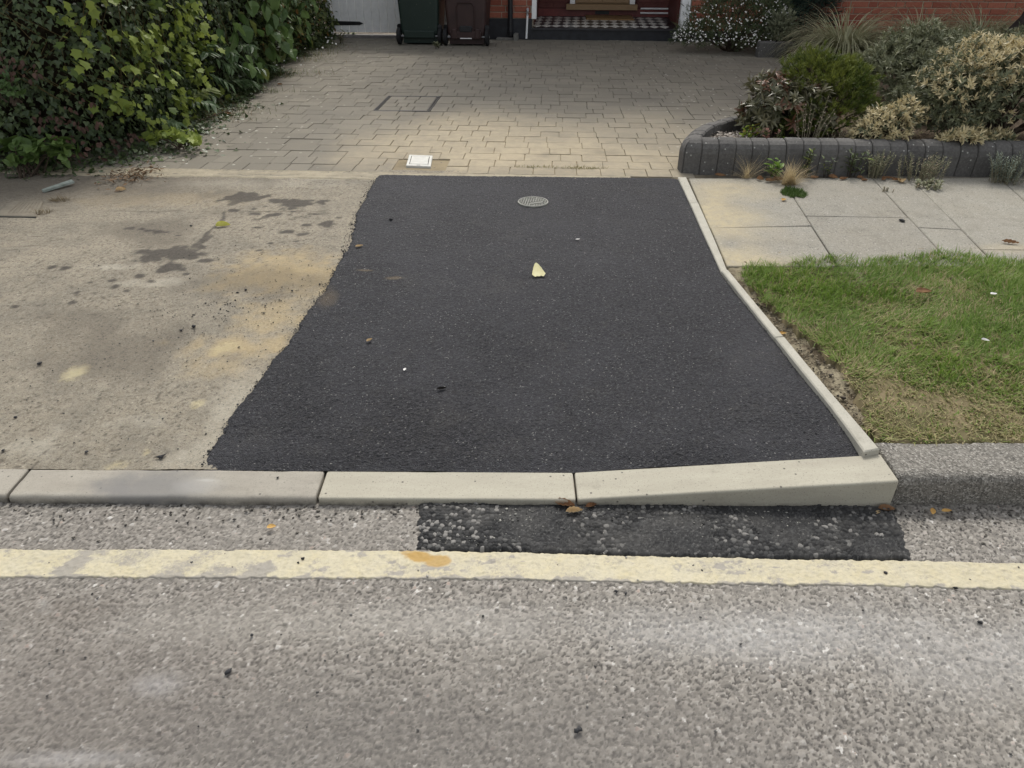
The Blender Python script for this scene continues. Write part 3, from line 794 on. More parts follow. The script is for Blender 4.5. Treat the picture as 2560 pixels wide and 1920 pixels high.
# ---- concrete edging beside the crossing
edging = empty('edging', (1.2, 3, 0), kind='structure')
def edging_piece(a, b, lift):
    """pieces follow the outline between index a and b (floats)"""
    ks = np.linspace(a, b, 6); idx = np.arange(len(EL))
    Lp = np.stack([np.interp(ks, idx, EL[:, 0]), np.interp(ks, idx, EL[:, 1])], 1)
    Rp = np.stack([np.interp(ks, idx, ER[:, 0]), np.interp(ks, idx, ER[:, 1])], 1)
    mid = Lp.mean(0); dirv = Lp[-1] - Lp[0]; dirv /= np.linalg.norm(dirv)
    Lp[0] += dirv * .002; Rp[0] += dirv * .002; Lp[-1] -= dirv * .002; Rp[-1] -= dirv * .002
    poly = np.vstack([Lp, Rp[::-1]])
    z = [float(g(p[0], p[1])) + lift for p in poly]
    V, Fc = slab(poly, [q - .12 for q in z], z, .004)
    return mk('edging_strip', V, Fc, EDGE, edging)
edging_piece(0, 1, .010); edging_piece(1, 3, .012); edging_piece(3, 5, .020); edging_piece(5, 8, .022)

# ---- verge: soil trench and lawn bed
lawn_px = [(2290, 1142), (2233, 1116), (2168, 1075), (2155, 1011), (2118, 937), (2054, 869), (1990, 818), (1916, 750), (1850, 697), (1857, 665), (1953, 664), (2072, 642), (2164, 653), (2255, 645), (2347, 628), (2439, 645), (2560, 656), (3000, 660), (3600, 662)]
LW = np.array([P(*q)[:2] for q in lawn_px] + [(5.9, 3.15), (5.9, 1.80)])
xs = np.arange(.95, 6, .022); ys = np.arange(1.74, 3.32, .02)
X, Y = np.meshgrid(xs, ys, indexing='ij')
Z = g(X, Y) - .030 + .024 * sm(2.7, 2.95, Y) + (fbm(X * 25, Y * 25, 91, 4) - .5) * .035
Z = np.where(X < at_y(ER, Y), Z - .05, Z)
mk('verge', np.stack([X, Y, Z], -1), grid_faces(len(xs), len(ys)), VSOIL, kind='structure')
ins = np.array([inpoly(p, LW) for p in np.stack([X, Y], -1).reshape(-1, 2)]).reshape(X.shape)
ins &= Y > kf(X) + .188
Zl = np.where(ins, g(X, Y) - .004 + (fbm(X * 12, Y * 12, 92, 3) - .5) * .016, g(X, Y) - .09)
mk('turf_base', np.stack([X, Y, Zl], -1), grid_faces(len(xs), len(ys)), THATCH, kind='structure')

# ================================================================== HOUSE
HY = math.radians(5.0)
HO = P(1325, 98.5); HO[2] = 0
hu = np.array([math.cos(HY), -math.sin(HY), 0]); hn = np.array([math.sin(HY), math.cos(HY), 0])   # along the front, into the house
HZ = 0.13
def H(s, t, z): return tuple(HO + hu * s + hn * t + np.array([0, 0, z + HZ]))
def Hp(u, v, t=0.0):
    d = ray(u, v); o = np.array([0, 0, CAMH]); k = (HO + hn * t - o) @ hn / (d @ hn); q = o + d * k - HO
    return float(q @ hu), float(q[2] - HZ)
def hx(u, v=60, t=0.0): return Hp(u, v, t)[0]

def brickmat(name, lo, hi):
    m = Mat(name, .85, .25)
    t = m.attr('tint')
    c = m.mix(t, lo, hi)
    c = m.mix(m.mr(m.noise(50, 5, .7), .4, .7, 0, .5), c, tuple(x * .62 for x in lo))
    m.col(c); m.bump(m.noise(120, 4, .7), .4, .003)
    return m.m
BRICK = brickmat('red_brick', (.27, .085, .055), (.40, .15, .095))
MORTAR = simple('lime_mortar', (.43, .38, .30), .95, .1, .15, 40, .3)
m = Mat('brick_wall_upper', .9, .2)
bt = m.n('ShaderNodeTexBrick', {'Vector': m.n('ShaderNodeMapping', {0: m.n('ShaderNodeTexCoord').outputs['Object'], 2: (math.pi / 2, 0, 0)}).outputs[0], 'Color1': (.30, .095, .06), 'Color2': (.40, .15, .095), 'Mortar': (.43, .38, .30),
         'Scale': 1.0, 'Mortar Size': .006, 'Brick Width': .225, 'Row Height': .075})
m.col(bt.outputs['Color']); UPPER = m.m
m = Mat('painted_porch_brick', .6, .4)
m.col(m.mix(m.mr(m.noise(9, 5, .7), .3, .7), (.085, .022, .018), (.15, .045, .035))); PBRICK = m.m
BLACKP = simple('black_plinth_paint', (.018, .019, .023), .55, .4, .4, 12, .15)
WHITEP = simple('white_paint', (.83, .83, .82), .5, .4, .06, 15, .05)
REDP = simple('red_tile_paint', (.16, .03, .025), .45, .45, .2, 12)
WOOD = Mat('oak_wood', .5, .4)
WOOD.col(WOOD.mix(WOOD.noise(4, 5, .6, .4, WOOD.n('ShaderNodeMapping', {0: WOOD.pos(), 3: (3, 30, 30)}).outputs[0]), (.20, .125, .06), (.36, .24, .125))); WOOD = WOOD.m
METAL = simple('grey_metal', (.35, .35, .36), .4, .5, .2, 30)
BLACKM = simple('black_iron', (.012, .012, .014), .45, .45, .3, 20)
TILEW = simple('white_tile', (.66, .64, .58), .35, .5, .12, 14)
TILEB = simple('black_tile', (.022, .022, .026), .35, .5, .35, 14)
ROOF = simple('roof_tile', (.16, .08, .055), .85, .2, .3, 8)

house = empty('house', H(0, 0, 0), 'red brick house with black plinth and tiled recessed porch', 'house')
sL, sP0, sP1, sR = hx(1214), hx(1330), hx(1698), 8.0
POD = 1.55          # porch depth
PORCH = .145        # porch floor above the drive
TOPZ = 5.3
def hbox(x0, x1, t0, t1, z0, z1): return box(x0, x1, t0, t1, z0, z1, H)
# brick zone near the ground: backing wall of mortar, separate bricks proud of it; plain upper wall above
ZB0, ZB1 = .255, .725
wl_ = MB()
wl_.add(*hbox(sL, sP0 + .0, .012, .3, 0, ZB1)); wl_.add(*hbox(sP1 + .13, sR, .012, .3, 0, ZB1))
wall = wl_.build('wall', MORTAR, house)
up = MB(); up.add(*hbox(sL, sP0, 0, .3, ZB1, TOPZ)); up.add(*hbox(sP1 + .13, sR, 0, .3, ZB1, TOPZ)); up.add(*hbox(sP0, sP1 + .13, 0, .3, 2.3, TOPZ))
up.add(*hbox(sL, sL + .3, .3, 6, 0, TOPZ)); up.add(*hbox(sR - .3, sR, .3, 6, 0, TOPZ)); up.add(*hbox(sL + .3, sR - .3, 5.7, 6, 0, TOPZ))
uo = up.build('upper_wall', UPPER, house, loc=H(0, 0, 0)); 
pl = MB(); pl.add(*hbox(sL - .004, sP0, -.022, .012, 0, ZB0)); pl.add(*hbox(sP1 + .13, sR, -.022, .012, 0, .12)); pl.build('plinth', BLACKP, house)
rfm = MB()
pr = [(-.45, TOPZ), (3.0, TOPZ + 2.4), (6.45, TOPZ)]
V = [H(s, t, z) for s in (sL - .3, sR + .3) for t, z in pr] + [H(s, t, z - .15) for s in (sL - .3, sR + .3) for t, z in pr]
rfm.add(V, [[0, 3, 4, 1], [1, 4, 5, 2], [6, 7, 10, 9], [7, 8, 11, 10], [0, 1, 7, 6], [1, 2, 8, 7], [3, 9, 10, 4], [4, 10, 11, 5], [0, 6, 9, 3], [2, 5, 11, 8]])
rfm.build('roof', ROOF, house)
rbk = random.Random(21)
def lay(s0, s1, z0, z1, parent):
    z = z0; k = 0
    while z + .066 <= z1:
        s = s0 + (-.06 if k % 2 else 0); h = k % 2
        while s < s1:
            L = .2155 if h % 2 == 0 else .1035
            a, b = max(s, s0), min(s + L, s1)
            if b - a > .025:
                fp = rbk.uniform(-.002, .002)
                V, Fc = slab([(a, z), (b, z), (b, z + .065), (a, z + .065)], 0, .012 + fp, .003, lambda x, y, h_: H(x, .012 - h_, y))
                mk('brick', V, Fc, BRICK, parent, attrs={'tint': [rbk.random()] * len(V)})
            s += L + .010; h += 1
        z += .075; k += 1
lay(sL, sP0 - .004, ZB0 + .006, .56, wall)
lay(sP1 + .135, 8.0, .125, .73, wall)
lay(sL, sP0 - .004, .565 + .02, .72, wall)
# porch
pb_ = MB(); pb_.add(*hbox(sP0 - .12, sP0, .3, POD, 0, 2.4)); pb_.add(*hbox(sP1, sP1 + .12, .3, POD, 0, 2.4)); pb_.add(*hbox(sP0 - .12, sP1 + .12, POD, POD + .1, 0, 2.4)); pb_.add(*hbox(sP0, sP1, .3, POD, 2.3, 2.4))
pwall = pb_.build('porch_wall', PBRICK, house)
rp = random.Random(33)
for row in range(5):                                            # painted bricks on the back and side walls, shallow joints
    z = PORCH + .11 + row * .078; s = sP0 + .012 - (.1 if row % 2 else 0)
    while s < sP1 - .02:
        a, b = max(s, sP0 + .004), min(s + .215, sP1 - .004)
        if b - a > .03:
            V, Fc = slab([(a, z), (b, z), (b, z + .069), (a, z + .069)], 0, .008, .004, lambda x, y, h_: H(x, POD - h_, y))
            mk('brick', V, Fc, PBRICK, pwall)
        s += .225
st = MB(); st.add(*hbox(sP0 - .01, sP1 + .10, -.015, POD, 0, PORCH - .022)); st.build('porch_step', BLACKP, house)
fb = MB(); fb.add(*hbox(sP0 - .01, sP1 + .08, -.04, POD, PORCH - .021, PORCH - .003)); floor = fb.build('porch_floor', TILEB, house)
# border tiles along the front and the chequered diamonds
s = sP0
while s < sP1 + .07:
    e = min(s + .15, sP1 + .075)
    V, Fc = slab([(s + .002, -.036), (e - .002, -.036), (e - .002, .085), (s + .002, .085)], PORCH - .01, PORCH + .001, .002, H)
    mk('tile', V, Fc, TILEB, floor); s += .15
D2 = .135 / 2; DT = .17
rt = random.Random(2)
for j in range(0, 9):
    for i in range(0, 16):
        cs, ct = sP0 + .05 + i * .135 + (D2 if j % 2 else 0), .09 + DT + j * DT
        if cs > sP1 - .05 or ct > POD - .08: continue
        d_ = D2 - .0015
        # white diamonds; the black ones fill between as the same lattice shifted by half a step
        dt_ = DT - .003
        V, Fc = slab([(cs - d_, ct), (cs, ct - dt_), (cs + d_, ct), (cs, ct + dt_)], PORCH - .01, PORCH + .001 + rt.uniform(0, .0008), .0015, H)
        if j % 2 == 0: mk('tile', V, Fc, TILEW, floor)
        else: mk('tile', V, Fc, TILEB, floor)
sk = MB(); sk.add(*hbox(sP0, sP1, POD - .03, POD - .008, PORCH, PORCH + .10)); sk.build('skirting', REDP, house)
d0, d1_ = hx(1416, 15, POD - .15), hx(1594, 15, POD - .15)
zs0, zs1 = Hp(1500, 24, POD - .15)[1], Hp(1500, 9, POD - .15)[1]
sl = MB(); sl.add(*slab([(d0, POD - .17), (d1_, POD - .17), (d1_, POD - .008), (d0, POD - .008)], PORCH + .10, PORCH + .175, .006, H)); sl.build('door_sill', WOOD, house)
j0, j1 = hx(1425, 8, POD - .09), hx(1587, 8, POD - .09)
jm = MB(); jm.add(*hbox(j0, j0 + .075, POD - .11, POD - .008, PORCH + .176, 2.28)); jm.build('door_jamb', WHITEP, house)
jm = MB(); jm.add(*hbox(j1 - .075, j1, POD - .11, POD - .008, PORCH + .176, 2.28)); jm.build('door_jamb', WHITEP, house)
dr = MB(); dr.add(*hbox(j0 + .078, j1 - .078, POD - .07, POD - .02, PORCH + .18, 2.25)); door = dr.build('door', WOOD, house)
for k in range(4):
    a = j0 + .09 + k * (j1 - j0 - .18) / 4
    V, Fc = slab([(a, PORCH + .19), (a + (j1 - j0 - .18) / 4 - .006, PORCH + .19), (a + (j1 - j0 - .18) / 4 - .006, 2.2), (a, 2.2)], 0, .012, .004, lambda x, y, h_: H(x, POD - .07 - h_, y))
    mk('plank', V, Fc, WOOD, door)
vt = MB(); v0, v1 = hx(1488, 31, POD - .04), hx(1523, 31, POD - .04); vt.add(*hbox(v0, v1, POD - .04, POD - .03, PORCH + .03, PORCH + .075))
vent = vt.build('air_vent', BLACKM, house)
for k in range(3):
    q = MB(); q.add(*hbox(v0 + .006, v1 - .006, POD - .046, POD - .04, PORCH + .036 + k * .013, PORCH + .042 + k * .013)); q.build('slat', BLACKM, vent)
for zt in (.055, .115):                                         # two white pipes along the foot of the back wall
    a = hx(1600, 40, POD - .05)
    q = MB(); q.add(*tube([H(a, POD - .06, PORCH + zt), H(sP1 - .01, POD - .06, PORCH + zt)], .012)); q.build('pipe', WHITEP, house)
for (a, b, nm) in ((hx(1329.5), hx(1340.5), 0), (hx(1698), hx(1720), 1)):
    V, Fc = slab([(a, -.03), (b, -.03), (b, .10), (a, .10)], ZB0 if nm == 0 else PORCH + .002, 2.3, .006, H); mk('porch_post', V, Fc, WHITEP, house)
# downpipes on the pier
dp = hx(1277)
q = MB(); q.add(*tube([H(dp, -.07, .06), H(dp, -.065, .25), H(dp, -.065, TOPZ)], .034, 10))
q.add(*tube([H(dp, -.07, .05), H(dp, -.075, .11)], .042, 10)); q.build('downpipe', BLACKM, house)
wp = hx(1319)
q = MB(); q.add(*tube([H(wp - .012, -.045, .015), H(wp, -.045, .30)], .014, 8)); q.build('pipe', WHITEP, house)
q = MB(); q.add(*tube([H(wp, -.045, .295), H(wp, -.043, .345), H(wp, -.02, .37), H(wp, .02, .375)], .017, 8)); q.build('pipe_elbow', METAL, house)
GREYC = simple('grey_rubble', (.16, .155, .14), .9, .2, .3, 20, .4)
a, b = hx(1252), hx(1290)
q = MB(); q.add(*slab([(a - .05, -.13), (b - .03, -.13), (b - .03, -.024), (a - .05, -.024)], 0, .03, .006, H)); q.add(*slab([(b - .02, -.16), (b + .04, -.16), (b + .04, -.03), (b - .02, -.03)], -.01, .085, .008, H)); q.build('gully_surround', GREYC, house)
# doormat lies on the porch floor
MATF = Mat('coir', .95, .1); MATF.col(MATF.mix(MATF.noise(180, 4, .8), (.16, .095, .045), (.33, .21, .105))); MATF.bump(MATF.noise(260, 3, .8), .9, .006); MATF = MATF.m
(ms_0, _), (ms_1, _) = Hp(1463, 45, .4), Hp(1580, 45, .4)
def on_porch(u, v):
    q = atz(u, v, PORCH + HZ); d = q - HO; return float(d @ hu), float(d @ hn)
mq = [on_porch(1466, 50), on_porch(1586, 52), on_porch(1574, 35.5), on_porch(1459, 32)]
mat_o = empty('doormat', H(mq[0][0], mq[0][1], PORCH), 'brown coir doormat on the black and white porch tiles', 'doormat')
V, Fc = slab(mq, PORCH + .003, PORCH + .022, .005, H); mk('mat', V, Fc, MATF, mat_o)

# ================================================================== GATE
gs0, gs1 = hx(834), hx(1128)
gate = empty('gate', H(gs0, 0, 0), 'white painted board gate with black strap hinge at the end of the drive', 'gate')
GT = .02
nb_ = 15; bwid = (gs1 - gs0) / nb_
GZ = .065
for k in range(nb_):
    a = gs0 + k * bwid
    V, Fc = slab([(a + .002, GZ), (a + bwid - .002, GZ), (a + bwid - .002, 1.8), (a + .002, 1.8)], 0, .022, .005, lambda x, y, h_: H(x, GT - h_, y))
    mk('board', V, Fc, WHITEP, gate)
q = MB()
for z in (.25, 1.0, 1.6): q.add(*hbox(gs0, gs1, GT + .001, GT + .03, z, z + .12))
q.build('ledge', WHITEP, gate)
hz_ = Hp(870, 58)[1]
V, Fc = slab([(gs0 - .01, hz_ - .028), (hx(903) - .02, hz_ - .022), (hx(909), hz_), (hx(903) - .02, hz_ + .022), (gs0 - .01, hz_ + .028)], 0, .008, .002, lambda x, y, h_: H(x, GT - .023 - h_, y))
mk('strap_hinge', V, Fc, BLACKM, gate)
V, Fc = slab([(gs0 - .09, 0), (gs0 - .008, 0), (gs0 - .008, 1.85), (gs0 - .09, 1.85)], -.03, .03, .006, lambda x, y, h_: H(x, GT - h_, y)); mk('gate_post', V, Fc, WHITEP, gate)
q = MB(); q.add(*slab([(gs0 - .1, -.08), (gs1, -.08), (gs1, .06), (gs0 - .1, .06)], -.01, .035, .006, H)); q.build('threshold', simple('grey_concrete_sill', (.19, .18, .17), .9, .2, .2, 12), gate)

# ================================================================== WHEELIE BINS
def bin_(cx, t, mat, lab, panel):
    root = empty('wheelie_bin', H(cx, t, 0), lab, 'bin', 'wheelie bins by the gate')
    def B(x, y, z): return H(cx + x, t + y, z)            # y<0 faces the road
    sec = [(.125, .235, .27), (.16, .245, .27), (.60, .27, .33), (.98, .29, .37), (1.0, .295, .375)]
    V, Fc = [], []
    for (z, hx_, d) in sec:
        r = .035
        ring = []
        for (sx, sy) in ((-1, 0), (1, 0), (1, 1), (-1, 1)):
            for k in range(4):
                a = {(-1, 0): math.pi, (1, 0): 1.5 * math.pi, (1, 1): 0, (-1, 1): .5 * math.pi}[(sx, sy)] + k / 3 * math.pi / 2
                xx = sx * (hx_ - r) + r * math.cos(a); yy = (r if sy == 0 else d * 2 - r - .06) + r * math.sin(a)
                ring.append(B(xx, yy - .02, z))
        V += ring
    n = 16
    for i in range(len(sec) - 1):
        for k in range(n): Fc.append([i * n + k, i * n + (k + 1) % n, (i + 1) * n + (k + 1) % n, (i + 1) * n + k])
    Fc.append(list(range(n))[::-1]); Fc.append([(len(sec) - 1) * n + k for k in range(n)])
    body = mk('body', V, Fc, mat, root)
    q = MB()
    q.add(*box(-.225, .225, .015, .40, .02, .125, B)); q.build('foot', mat, root)
    q = MB(); q.add(*slab([(-.20, .085), (.20, .085), (.205, .17), (-.205, .17)], 0, .045, .008, lambda x, y, h_: B(x, .0 - h_, y))); q.build('axle_housing', mat, root)
    if panel:
        w = .11
        pts = [B(-w, -.022, .19), B(-w - .006, -.03, .46), B(-w + .03, -.033, .50), B(w - .03, -.033, .50), B(w + .006, -.03, .46), B(w, -.022, .19)]
        q = MB(); q.add(*tube(pts, .009, 6)); q.build('moulded_rib', mat, root)
        q = MB(); q.add(*slab([(-.075, .165), (.075, .165), (.085, .215), (.07, .235), (-.07, .235), (-.085, .215)], 0, .030, .006, lambda x, y, h_: B(x, -.018 - h_, y))); q.build('grip_recess', BLACKM, root)
        q = MB(); q.add(*box(-.075, .075, -.052, -.046, .088, .098, B)); q.build('label', WHITEP, root)
        for sx in (-1, 1):
            q = MB(); q.add(*slab([(sx * .15 - .035, .085), (sx * .15 + .035, .085), (sx * .15 + .03, .20), (sx * .15 - .03, .20)], 0, .055, .008, lambda x, y, h_: B(x, -.0 - h_, y))); q.build('bracket', mat, root)
    q = MB(); q.add(*tube([B(-.30, -.005, .105), B(.30, -.005, .105)], .011, 8)); q.build('axle', METAL, root)
    for sx in (-1, 1):
        q = MB(); c = [(B(sx * .27 + dx, -.005, .105)) for dx in (-.024, -.018, .018, .024)]
        V, Fc = [], []
        nn = 20
        for p, rad in zip(c, (.088, .1, .1, .088)):
            for k in range(nn):
                a = 2 * math.pi * k / nn
                V.append(tuple(np.array(p) + hn * rad * math.cos(a) + np.array([0, 0, rad * math.sin(a)])))
        for i in range(3):
            for k in range(nn): Fc.append([i * nn + k, i * nn + (k + 1) % nn, (i + 1) * nn + (k + 1) % nn, (i + 1) * nn + k])
        Fc.append(list(range(nn))[::-1]); Fc.append([3 * nn + k for k in range(nn)])
        whl = mk('wheel', V, Fc, RUB, root)
        q = MB(); q.add(*tube([B(sx * .27 - .028, -.005, .105), B(sx * .27 + .028, -.005, .105)], .045, 12)); q.build('hub', BLACKM, whl)
        q = MB(); q.add(*tube([B(sx * .27, -.005, .215), B(sx * .243, .05, .215)], .03, 10)); q.build('lug', BLACKM, root)
    q = MB(); q.add(*slab([(-.31, -.05), (.31, -.05), (.30, .72), (-.30, .72)], 1.0, 1.07, .03, B)); q.build('lid', mat, root)
    q = MB(); q.add(*tube([B(-.26, -.03, .97), B(-.26, -.10, 1.0), B(.26, -.10, 1.0), B(.26, -.03, .97)], .014, 8)); q.build('handle', mat, root)
RUB = simple('black_rubber', (.016, .016, .017), .7, .3, .3, 30)
m = Mat('green_plastic', .5, .4); c = m.mix(m.noise(6, 4), (.010, .022, .017), (.018, .034, .027))
c = m.mix(m.math('MULTIPLY', m.mr(m.voro(28, 'Distance'), .12, .07), m.mr(m.sep(m.voro(28, 'Color'), 0), .8, .82)), c, (.25, .24, .2)); m.col(c); GREENB = m.m
BROWNB = simple('brown_plastic', (.040, .020, .018), .5, .4, .2, 8)
bq = P(1050, 112); bt_ = float((bq - HO) @ hn)
bin_(hx(1050, 90, bt_), bt_, GREENB, 'dark green wheelie bin speckled with white spots, beside the white gate', False)
bq = P(1168, 114.5); bt_ = float((bq - HO) @ hn)
bin_(hx(1166, 90, bt_), bt_, BROWNB, 'dark brown wheelie bin with arched rib on its back, beside the downpipe', True)

# ================================================================== COVERS
# block-filled inspection cover in the drive
mco = empty('inspection_cover', (*dto((ms0 + ms1) / 2, (mw0 + mw1) / 2), .13), 'rectangular block filled inspection cover with dark metal frame in the drive', 'inspection cover')
def D3(s, w, z): q = dto(s, w); return (q[0], q[1], float(g(q[0], q[1])) + z)
fr = MB()
for (a, b, c_, d_) in ((ms0 + .004, ms0 + .011, mw0, mw1), (ms0 + .022, ms0 + .028, mw0, mw1), (ms1 - .011, ms1 - .004, mw0, mw1), (ms1 - .028, ms1 - .022, mw0, mw1),
                       (ms0 + .004, ms1 - .004, mw0 + .003, mw0 + .026), (ms0 + .004, ms1 - .004, mw1 - .026, mw1 - .003)):
    fr.add(*box(a, b, c_, d_, -.03, .002, D3))
fr.build('frame', simple('rusty_dark_steel', (.035, .032, .032), .6, .4, .4, 40), mco)
q = MB(); q.add(*box(ms0, ms1, mw0 - .004, mw1 + .004, -.03, -.012, D3)); q.build('tray', BLACKM, mco)
GREYB = blockmat('grey_cover_block', False)
rows = [(.43, .70, 1), (.30, .52, 1), (.22, .62, 1), (.36, .65, 1)]
hh = (mw1 - mw0 - .064) / 4
for r_ in range(4):
    cuts = [0] + list(rows[r_][:2]) + [1]
    for k in range(3):
        a = ms0 + .031 + (ms1 - ms0 - .062) * cuts[k]; b = ms0 + .031 + (ms1 - ms0 - .062) * cuts[k + 1]; w = mw0 + .032 + r_ * hh
        q = [dto(a + .003, w + .003), dto(b - .003, w + .003), dto(b - .003, w + hh - .002), dto(a + .003, w + hh - .002)]
        z = .131 + rb.uniform(-.001, .001)
        V, Fc = slab(q, z - .03, z, .003); mk('block', V, Fc, GREYB, mco, attrs={'tint': [rb.uniform(.4, 1)] * len(V)})
# little pale square access cover
abq = [P(u, v)[:2] for u, v in ((1015, 416), (1077, 418.5), (1082, 391.5), (1023, 389))]
abc = np.mean(abq, 0)
aco = empty('access_cover', (abc[0], abc[1], .13), 'small square pale plastic access cover at the front edge of the drive', 'access cover')
PALEPL = simple('pale_grey_plastic', (.50, .49, .44), .5, .4, .10, 25)
def shr(k): return [abc + (p - abc) * k for p in abq]
V, Fc = slab(abq, .09, .137, .003); mk('frame', V, Fc, PALEPL, aco)
lid_ = shr(.72); V, Fc = slab(lid_, .13, .1395, .002); lido = mk('lid', V, Fc, PALEPL, aco)
DK = simple('dark_gap', (.05, .05, .045), .8, .2)
gsq = MB(); o_, i_ = shr(.775), shr(.725)
for k in (1, 2, 3):
    j = (k + 1) % 4
    gsq.add([(*o_[k], .1376), (*o_[j], .1376), (*i_[j], .1376), (*i_[k], .1376)], [[0, 1, 2, 3]])
gsq.build('groove', DK, aco)
mid = (abq[0] + abq[1]) / 2 + (abc - (abq[0] + abq[1]) / 2) * .1; dx = (abq[1] - abq[0]) / 2
gsq = MB(); gsq.add(*slab([mid - dx * .14, mid + dx * .14, mid + dx * .14 + (0, .006), mid - dx * .14 + (0, .006)], .13, .1378, .0003)); gsq.build('key_slot', DK, aco)
sur = [dto(as0 + .006, -.005), dto(as1 - .006, -.005), dto(as1 - .006, 2 * ROWH - .006), dto(as0 + .006, 2 * ROWH - .006)]
xs_ = np.linspace(0, 1, 40); su, sv = np.meshgrid(xs_, xs_, indexing='ij')
s_ = np.array(sur); XY = (1 - su)[..., None] * ((1 - sv)[..., None] * s_[0] + sv[..., None] * s_[3]) + su[..., None] * ((1 - sv)[..., None] * s_[1] + sv[..., None] * s_[2])
Zs = .118 + (fbm(XY[..., 0] * 60, XY[..., 1] * 60, 5, 4) - .5) * .02 - .012 * (sv < .4)
m = Mat('dark_mortar', .95, .15); m.col(m.mix(m.mr(m.noise(60, 5, .75), .35, .65), (.05, .048, .042), (.20, .185, .155))); m.bump(m.noise(120, 4, .8), .8, .005)
mk('mortar_bed', np.dstack([XY, Zs]), grid_faces(40, 40), m.m, aco)
# round cover set in the black asphalt
rc = P(1332.5, 510); RAD = 0.5 * (P(1371, 510)[0] - P(1294, 510)[0]); rz = float(g(rc[0], rc[1])) + .010
rco = empty('round_cover', (rc[0], rc[1], rz), 'small round grey cover with raised studs set in the black crossing', 'drain cover')
CAST = simple('grey_cast_cover', (.215, .215, .185), .55, .45, .25, 40)
CASTD = simple('grey_cast_recess', (.13, .13, .112), .65, .4, .25, 40)
V, Fc = [], []
nn = 48
for (r_, z) in ((RAD * 1.0, -.02), (RAD, .003), (RAD * .985, .006), (RAD * .91, .006), (RAD * .90, -.002)):
    for k in range(nn): V.append((rc[0] + r_ * math.cos(2 * math.pi * k / nn), rc[1] + r_ * math.sin(2 * math.pi * k / nn), rz + z))
for i in range(4):
    for k in range(nn): Fc.append([i * nn + k, i * nn + (k + 1) % nn, (i + 1) * nn + (k + 1) % nn, (i + 1) * nn + k])
mk('rim', V, Fc, CAST, rco)
V = [(rc[0] + RAD * .895 * math.cos(2 * math.pi * k / nn), rc[1] + RAD * .895 * math.sin(2 * math.pi * k / nn), rz + .001) for k in range(nn)]
lidr = mk('lid', V, [list(range(nn))], CASTD, rco)
an = math.radians(22); cs_, sn_ = math.cos(an), math.sin(an)
stx = MB()
for i in range(-6, 7):
    for j in range(-6, 7):
        a, b = (i + .5 * (j % 2)) * .0155, j * .0135
        if math.hypot(a, b) > RAD * .84: continue
        if abs(b + .028) < .017 and -.03 < a < .05: continue
        q = [(rc[0] + (a + dx) * cs_ - (b + dy) * sn_, rc[1] + (a + dx) * sn_ + (b + dy) * cs_) for dx, dy in ((-.0058, -.0048), (.0058, -.0048), (.0058, .0048), (-.0058, .0048))]
        V, Fc = slab(q, rz, rz + .0055, .0012); mk('stud', V, Fc, CAST, lidr)
for b0 in (-.021, -.033):
    q = [(rc[0] + a * cs_ - (b0 + b) * sn_, rc[1] + a * sn_ + (b0 + b) * cs_) for a, b in ((-.03, -.0045), (.048, -.0045), (.048, .0045), (-.03, .0045))]
    V, Fc = slab(q, rz, rz + .006, .001); mk('raised_bar', V, Fc, CAST, lidr)
# faint concrete utility cover in the left footway
uq = [P(u, v)[:2] for u, v in ((-20, 541), (92, 543), (108, 505), (36, 504))]
ucc = np.mean(uq, 0)
uco = empty('utility_cover', (ucc[0], ucc[1], .12), 'worn dusty concrete utility cover at the edge of the left footway', 'utility cover')
UC = concrete('worn_cover_concrete', (.19, .165, .125), (.27, .24, .185), streak=False).m
zz = float(g(*ucc))
V, Fc = slab(uq, zz - .05, zz + .006, .004); mk('lid', V, Fc, UC, uco)
q = MB()
for k in range(7):
    t0 = .30 + k * .1
    a = uq[0] + (uq[1] - uq[0]) * t0; b = uq[3] + (uq[2] - uq[3]) * t0
    a, b = a + (b - a) * .2, a + (b - a) * .9
    q.add(*box(0, 1, -.002, .002, zz, zz + .0085, lambda x, y, z, a=a, b=b: (a[0] + (b[0] - a[0]) * x + y, a[1] + (b[1] - a[1]) * x, z)))
q.build('grid_ribs', UC, uco)
q = MB(); q.add(*box(0, 1, -.012, -.004, zz - .02, zz + .004, lambda x, y, z: (uq[0][0] + (uq[1][0] - uq[0][0]) * x, uq[0][1] + (uq[1][1] - uq[0][1]) * x + y, z))); q.build('frame_edge', DK, uco)

# ================================================================== PLANTER WALL
m = Mat('charcoal_block', .85, .25)
c = m.mix(m.attr('tint'), (.066, .063, .059), (.108, .103, .096))
c = m.mix(m.mr(m.noise(70, 5, .75), .4, .7, 0, .6), c, (.175, .168, .158))
c = m.mix(m.mr(m.noise(9, 5, .7), .5, .75, 0, .5), c, (.055, .052, .049))
c = m.mix(m.math('MULTIPLY', m.mr(m.voro(34, 'Distance'), .2, .12), m.mr(m.sep(m.voro(34, 'Color'), 0), .72, .74)), c, (.33, .33, .30))
m.col(c); m.bump(m.noise(180, 4, .8), .5, .002); CHAR = m.m
planter = empty('planter_wall', (corner[0], corner[1], .13), 'low curved planter wall of charcoal round topped kerb blocks', 'planter wall')
def rounded(path):
    p = [np.array(q, float) for q in path]
    for _ in range(2):
        out = [p[0]]
        for a, b in zip(p[:-1], p[1:]): out += [a * .75 + b * .25, a * .25 + b * .75]
        out.append(p[-1]); p = out
    return np.array(p)
wall_path = rounded(bed_path + bed_front)
seg = np.hypot(*np.diff(wall_path, axis=0).T); cum = np.r_[0, np.cumsum(seg)]
def wp_at(s): return np.array([np.interp(s, cum, wall_path[:, 0]), np.interp(s, cum, wall_path[:, 1])])
